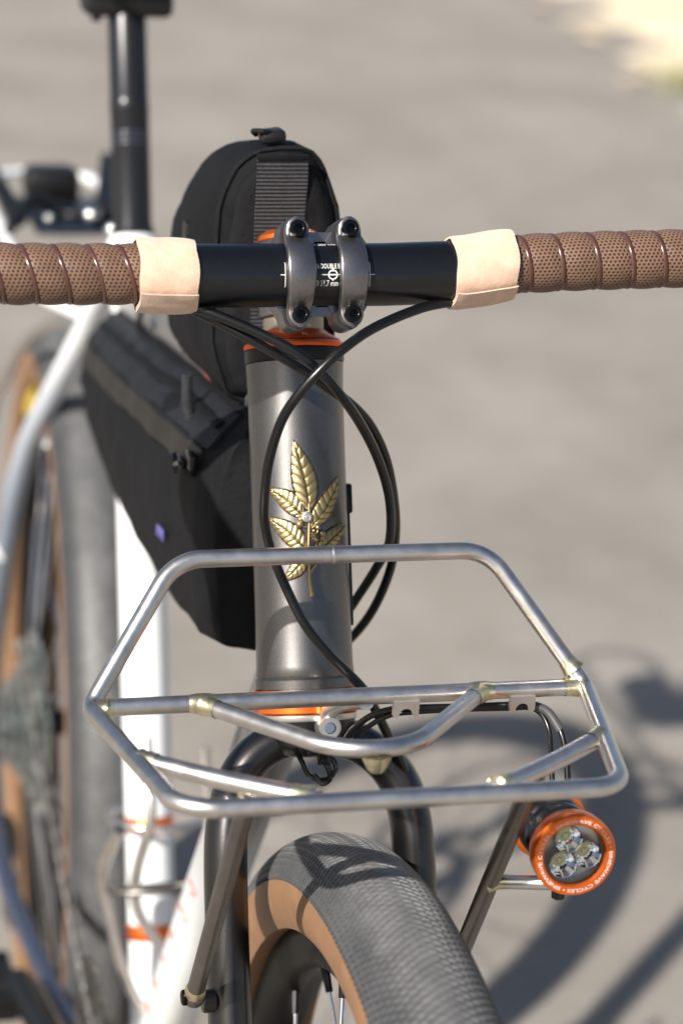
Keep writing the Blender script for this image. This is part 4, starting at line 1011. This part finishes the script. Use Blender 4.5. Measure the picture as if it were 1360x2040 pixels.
part('shell', crumple(loft(dens(secs, 3)), .0024, 38), M['fabric'], tb, MFRAME, sharp=60)
part('seam_piping', crumple(sweep(arch(TBX-.0035, .0342, .864, 1.0115+DZ), .0015, 8, closed=True), .0024, 38), M['fabric_coarse'], tb, MFRAME)
fp = [arch(TBX+.0022, .0325, .866, 1.008+DZ, inset=.0035), arch(TBX+.0040, .0325, .866, 1.008+DZ, inset=.0060), arch(TBX+.0050, .0325, .866, 1.008+DZ, inset=.018)]
part('front_panel', crumple(loft(dens(fp, 3)), .0010, 60), M['fabric_coarse'], tb, MFRAME, sharp=60)
def band(y0, y1, zs, xs, th):
    vs, fs = [], []; n_ = len(zs)
    for z, x in zip(zs, xs):
        for (y, dx) in ((y0, 0), (y0, th), ((y0+y1)/2, th*1.15), (y1, th), (y1, 0)): vs.append(Vector((x+dx, y, z)))
    for i in range(n_-1):
        for k_ in range(5): l = (k_+1) % 5; fs.append((i*5+k_, i*5+l, (i+1)*5+l, (i+1)*5+k_))
    fs += [tuple(range(5))[::-1], tuple(range((n_-1)*5, n_*5))]
    return vs, fs
zs = [1.0035-.0035*i for i in range(38)]
part('webbing_strap', band(-.0165, .0112, zs, [TBX+.0046+.0009*sin(i*.5)*(1 if i > 2 else .3) for i in range(38)], .0017), M['webbing'], tb, MFRAME, sharp=60)
part('strap_stitch', box((TBX+.0068, -.0027, 1.0020), (.0012, .0284, .0030), .0004), M['fabric'], tb, MFRAME)
part('strap_bar_tack', box((TBX+.0070, -.0027, .9585), (.0008, .0250, .0040), .0003), M['fabric_coarse'], tb, MFRAME)
part('zip_pull', merge(box((TBX-.008, -.006, 1.0115), (.016, .013, .006), .002, Matrix.Rotation(.15, 3, 'X')), sweep(catmull([(TBX-.012, -.014, 1.011), (TBX-.006, -.017, 1.014), (TBX, -.013, 1.015), (TBX-.004, -.008, 1.014)], 5), .0014, 8)), M['rubber_dark'], tb, MFRAME)
part('brand_tab', box((TBX-.05, -.0215, .9935), (.007, .002, .007), .0006), M['purple'], tb, MFRAME)
part('base_strap', crumple(sweep([arch(TBX-.06, .036, .826, .900)[k_] for k_ in range(20, 40)]+[arch(TBX-.06, .036, .826, .900)[0]], .003, 8), .0005, 60), M['webbing'], tb, MFRAME)
part('snap', merge(box((TBX-.062, -.0395, .945), (.012, .004, .016), .001)), M['rubber_dark'], tb, MFRAME)

# bag hanging in the main triangle
fb = empty('frame_bag', (MFRAME @ Vector((-.5, 0, .70))))
tag(fb, 'black nylon frame bag with side zip hanging under the top tube', 'bag')
def ttz(X): return TT0.z+(TT1.z-TT0.z)*((X-TT0.x)/(TT1.x-TT0.x))
def fsec(X):
    u_ = (X+.268)/(-.748+.268); zt = ttz(X)-.002; zb = .731-.012*min(1, u_/.3)-.005*u_+.016*max(0, (u_-.7)/.3)**2
    k_ = min(1, (u_/.06))**.5 if u_ < .06 else 1.; k2 = min(1, (1-u_)/.05)**.5 if u_ > .95 else 1.
    g_ = (.80+.20*k_)*(.60+.40*k2); bw = 1+.10*sin(pi*u_)
    P_ = [(0, zt), (.012, zt-.001), (.019, zt-.006), (.029, zt-.016), (.0365, zt-.026), (.0405, zt-.040), (.0425, zt-.058), (.0420, zb+.045), (.0395, zb+.020), (.0365, zb+.006), (.0340, zb+.001), (.020, zb), (.0, zb-.001)]
    R_ = [Vector((X, -y*g_*bw, z)) for y, z in P_]; L_ = [Vector((X, y*g_*bw, z)) for y, z in P_[1:-1][::-1]]
    return R_+L_
Xs = [-.268-.0002]+[-.270-.004*i for i in range(6)]+[-.296-.018*i for i in range(24)]+[-.722, -.735, -.744, -.748]
def refine(sec):
    n_ = len(sec); return [q for q in catmull(sec, 3, closed=True)]
part('shell', crumple(loft([refine(fsec(x)) for x in Xs]), .0025, 26), M['fabric'], fb, MFRAME, sharp=60)
def fside(X, fr):   # point on the drive side, fr = metres below the tube
    s_ = fsec(X); 
    for a_, b_ in zip(s_[:12], s_[1:13]):
        zz = s_[0].z-fr
        if a_.z >= zz >= b_.z: q = (a_.z-zz)/max(1e-6, a_.z-b_.z); p = a_.lerp(b_, q); return p
    return s_[6]
def ribbon(xs, f0, f1, out, th=.0012):
    vs, fs = [], []; n_ = len(xs)
    for X in xs:
        p0, p1 = fside(X, f0(X) if callable(f0) else f0), fside(X, f1(X) if callable(f1) else f1)
        q = mnoise.noise_vector(p0*26)*.0025+mnoise.noise_vector(p0*26*2.7+Vector((3, 1, 7)))*.0010; o_ = Vector((0, -out, 0))
        vs += [p0+q+o_, p0.lerp(p1, .5)+q+o_*1.3, p1+q+o_, p1+q, p0+q]
    for i in range(n_-1):
        for k_ in range(5): l = (k_+1) % 5; fs.append((i*5+k_, i*5+l, (i+1)*5+l, (i+1)*5+k_))
    fs += [tuple(range(5))[::-1], tuple(range((n_-1)*5, n_*5))]
    return vs, fs
xz = [-.304-.012*i for i in range(36)]
part('zip_flap', ribbon(xz, .027, .040, .0016), M['zip'], fb, MFRAME, sharp=60)
part('seam_piping', ribbon(xz, .0245, .0268, .0020), M['fabric_coarse'], fb, MFRAME, sharp=60)
part('seam_piping', ribbon(xz, .041, .0428, .0018), M['fabric_coarse'], fb, MFRAME, sharp=60)
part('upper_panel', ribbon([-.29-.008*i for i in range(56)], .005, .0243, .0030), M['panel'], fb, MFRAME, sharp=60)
part('fold', ribbon([-.30-.012*i for i in range(36)], .010, .0135, .0048), M['fabric'], fb, MFRAME, sharp=60)
zp = fside(-.306, .034)
part('zip_slider', box(zp+Vector((0, -.004, 0)), (.014, .005, .009), .0012), M['blackpin'], fb, MFRAME)
part('zip_pull', merge(box(zp+Vector((-.012, -.0075, -.004)), (.012, .003, .005), .0008), lathe([(-.0012, .0042), (-.0012, .0062), (.0012, .0062), (.0012, .0042)], zp+Vector((-.026, -.0080, -.009)), (.2, 1, .1), 22, closed=True), rod(zp+Vector((-.006, -.009, -.003)), zp+Vector((-.02, -.009, -.008)), .0016, 8)), M['blackpin'], fb, MFRAME)
lg = fside(-.372, .090)
def logo_map(x, y): return lg+Vector((-x, -.0032, y))
part('woven_label', merge(*[box(lg+Vector((.0090-.0044*i, -.0030, .0012*(i % 2)-.0006*i)), (.0028, .0010, .0070-.002*(i % 2)), .0004) for i in range(5)]), M['purple'], fb, MFRAME)
part('strap_loop', sweep([Vector((-.62, .0195*cos(a_), ttz(-.62)+.002+.0195*sin(a_))) for a_ in [2*pi*i/20 for i in range(20)]], .0022, 8, closed=True), M['fabric_coarse'], fb, MFRAME)
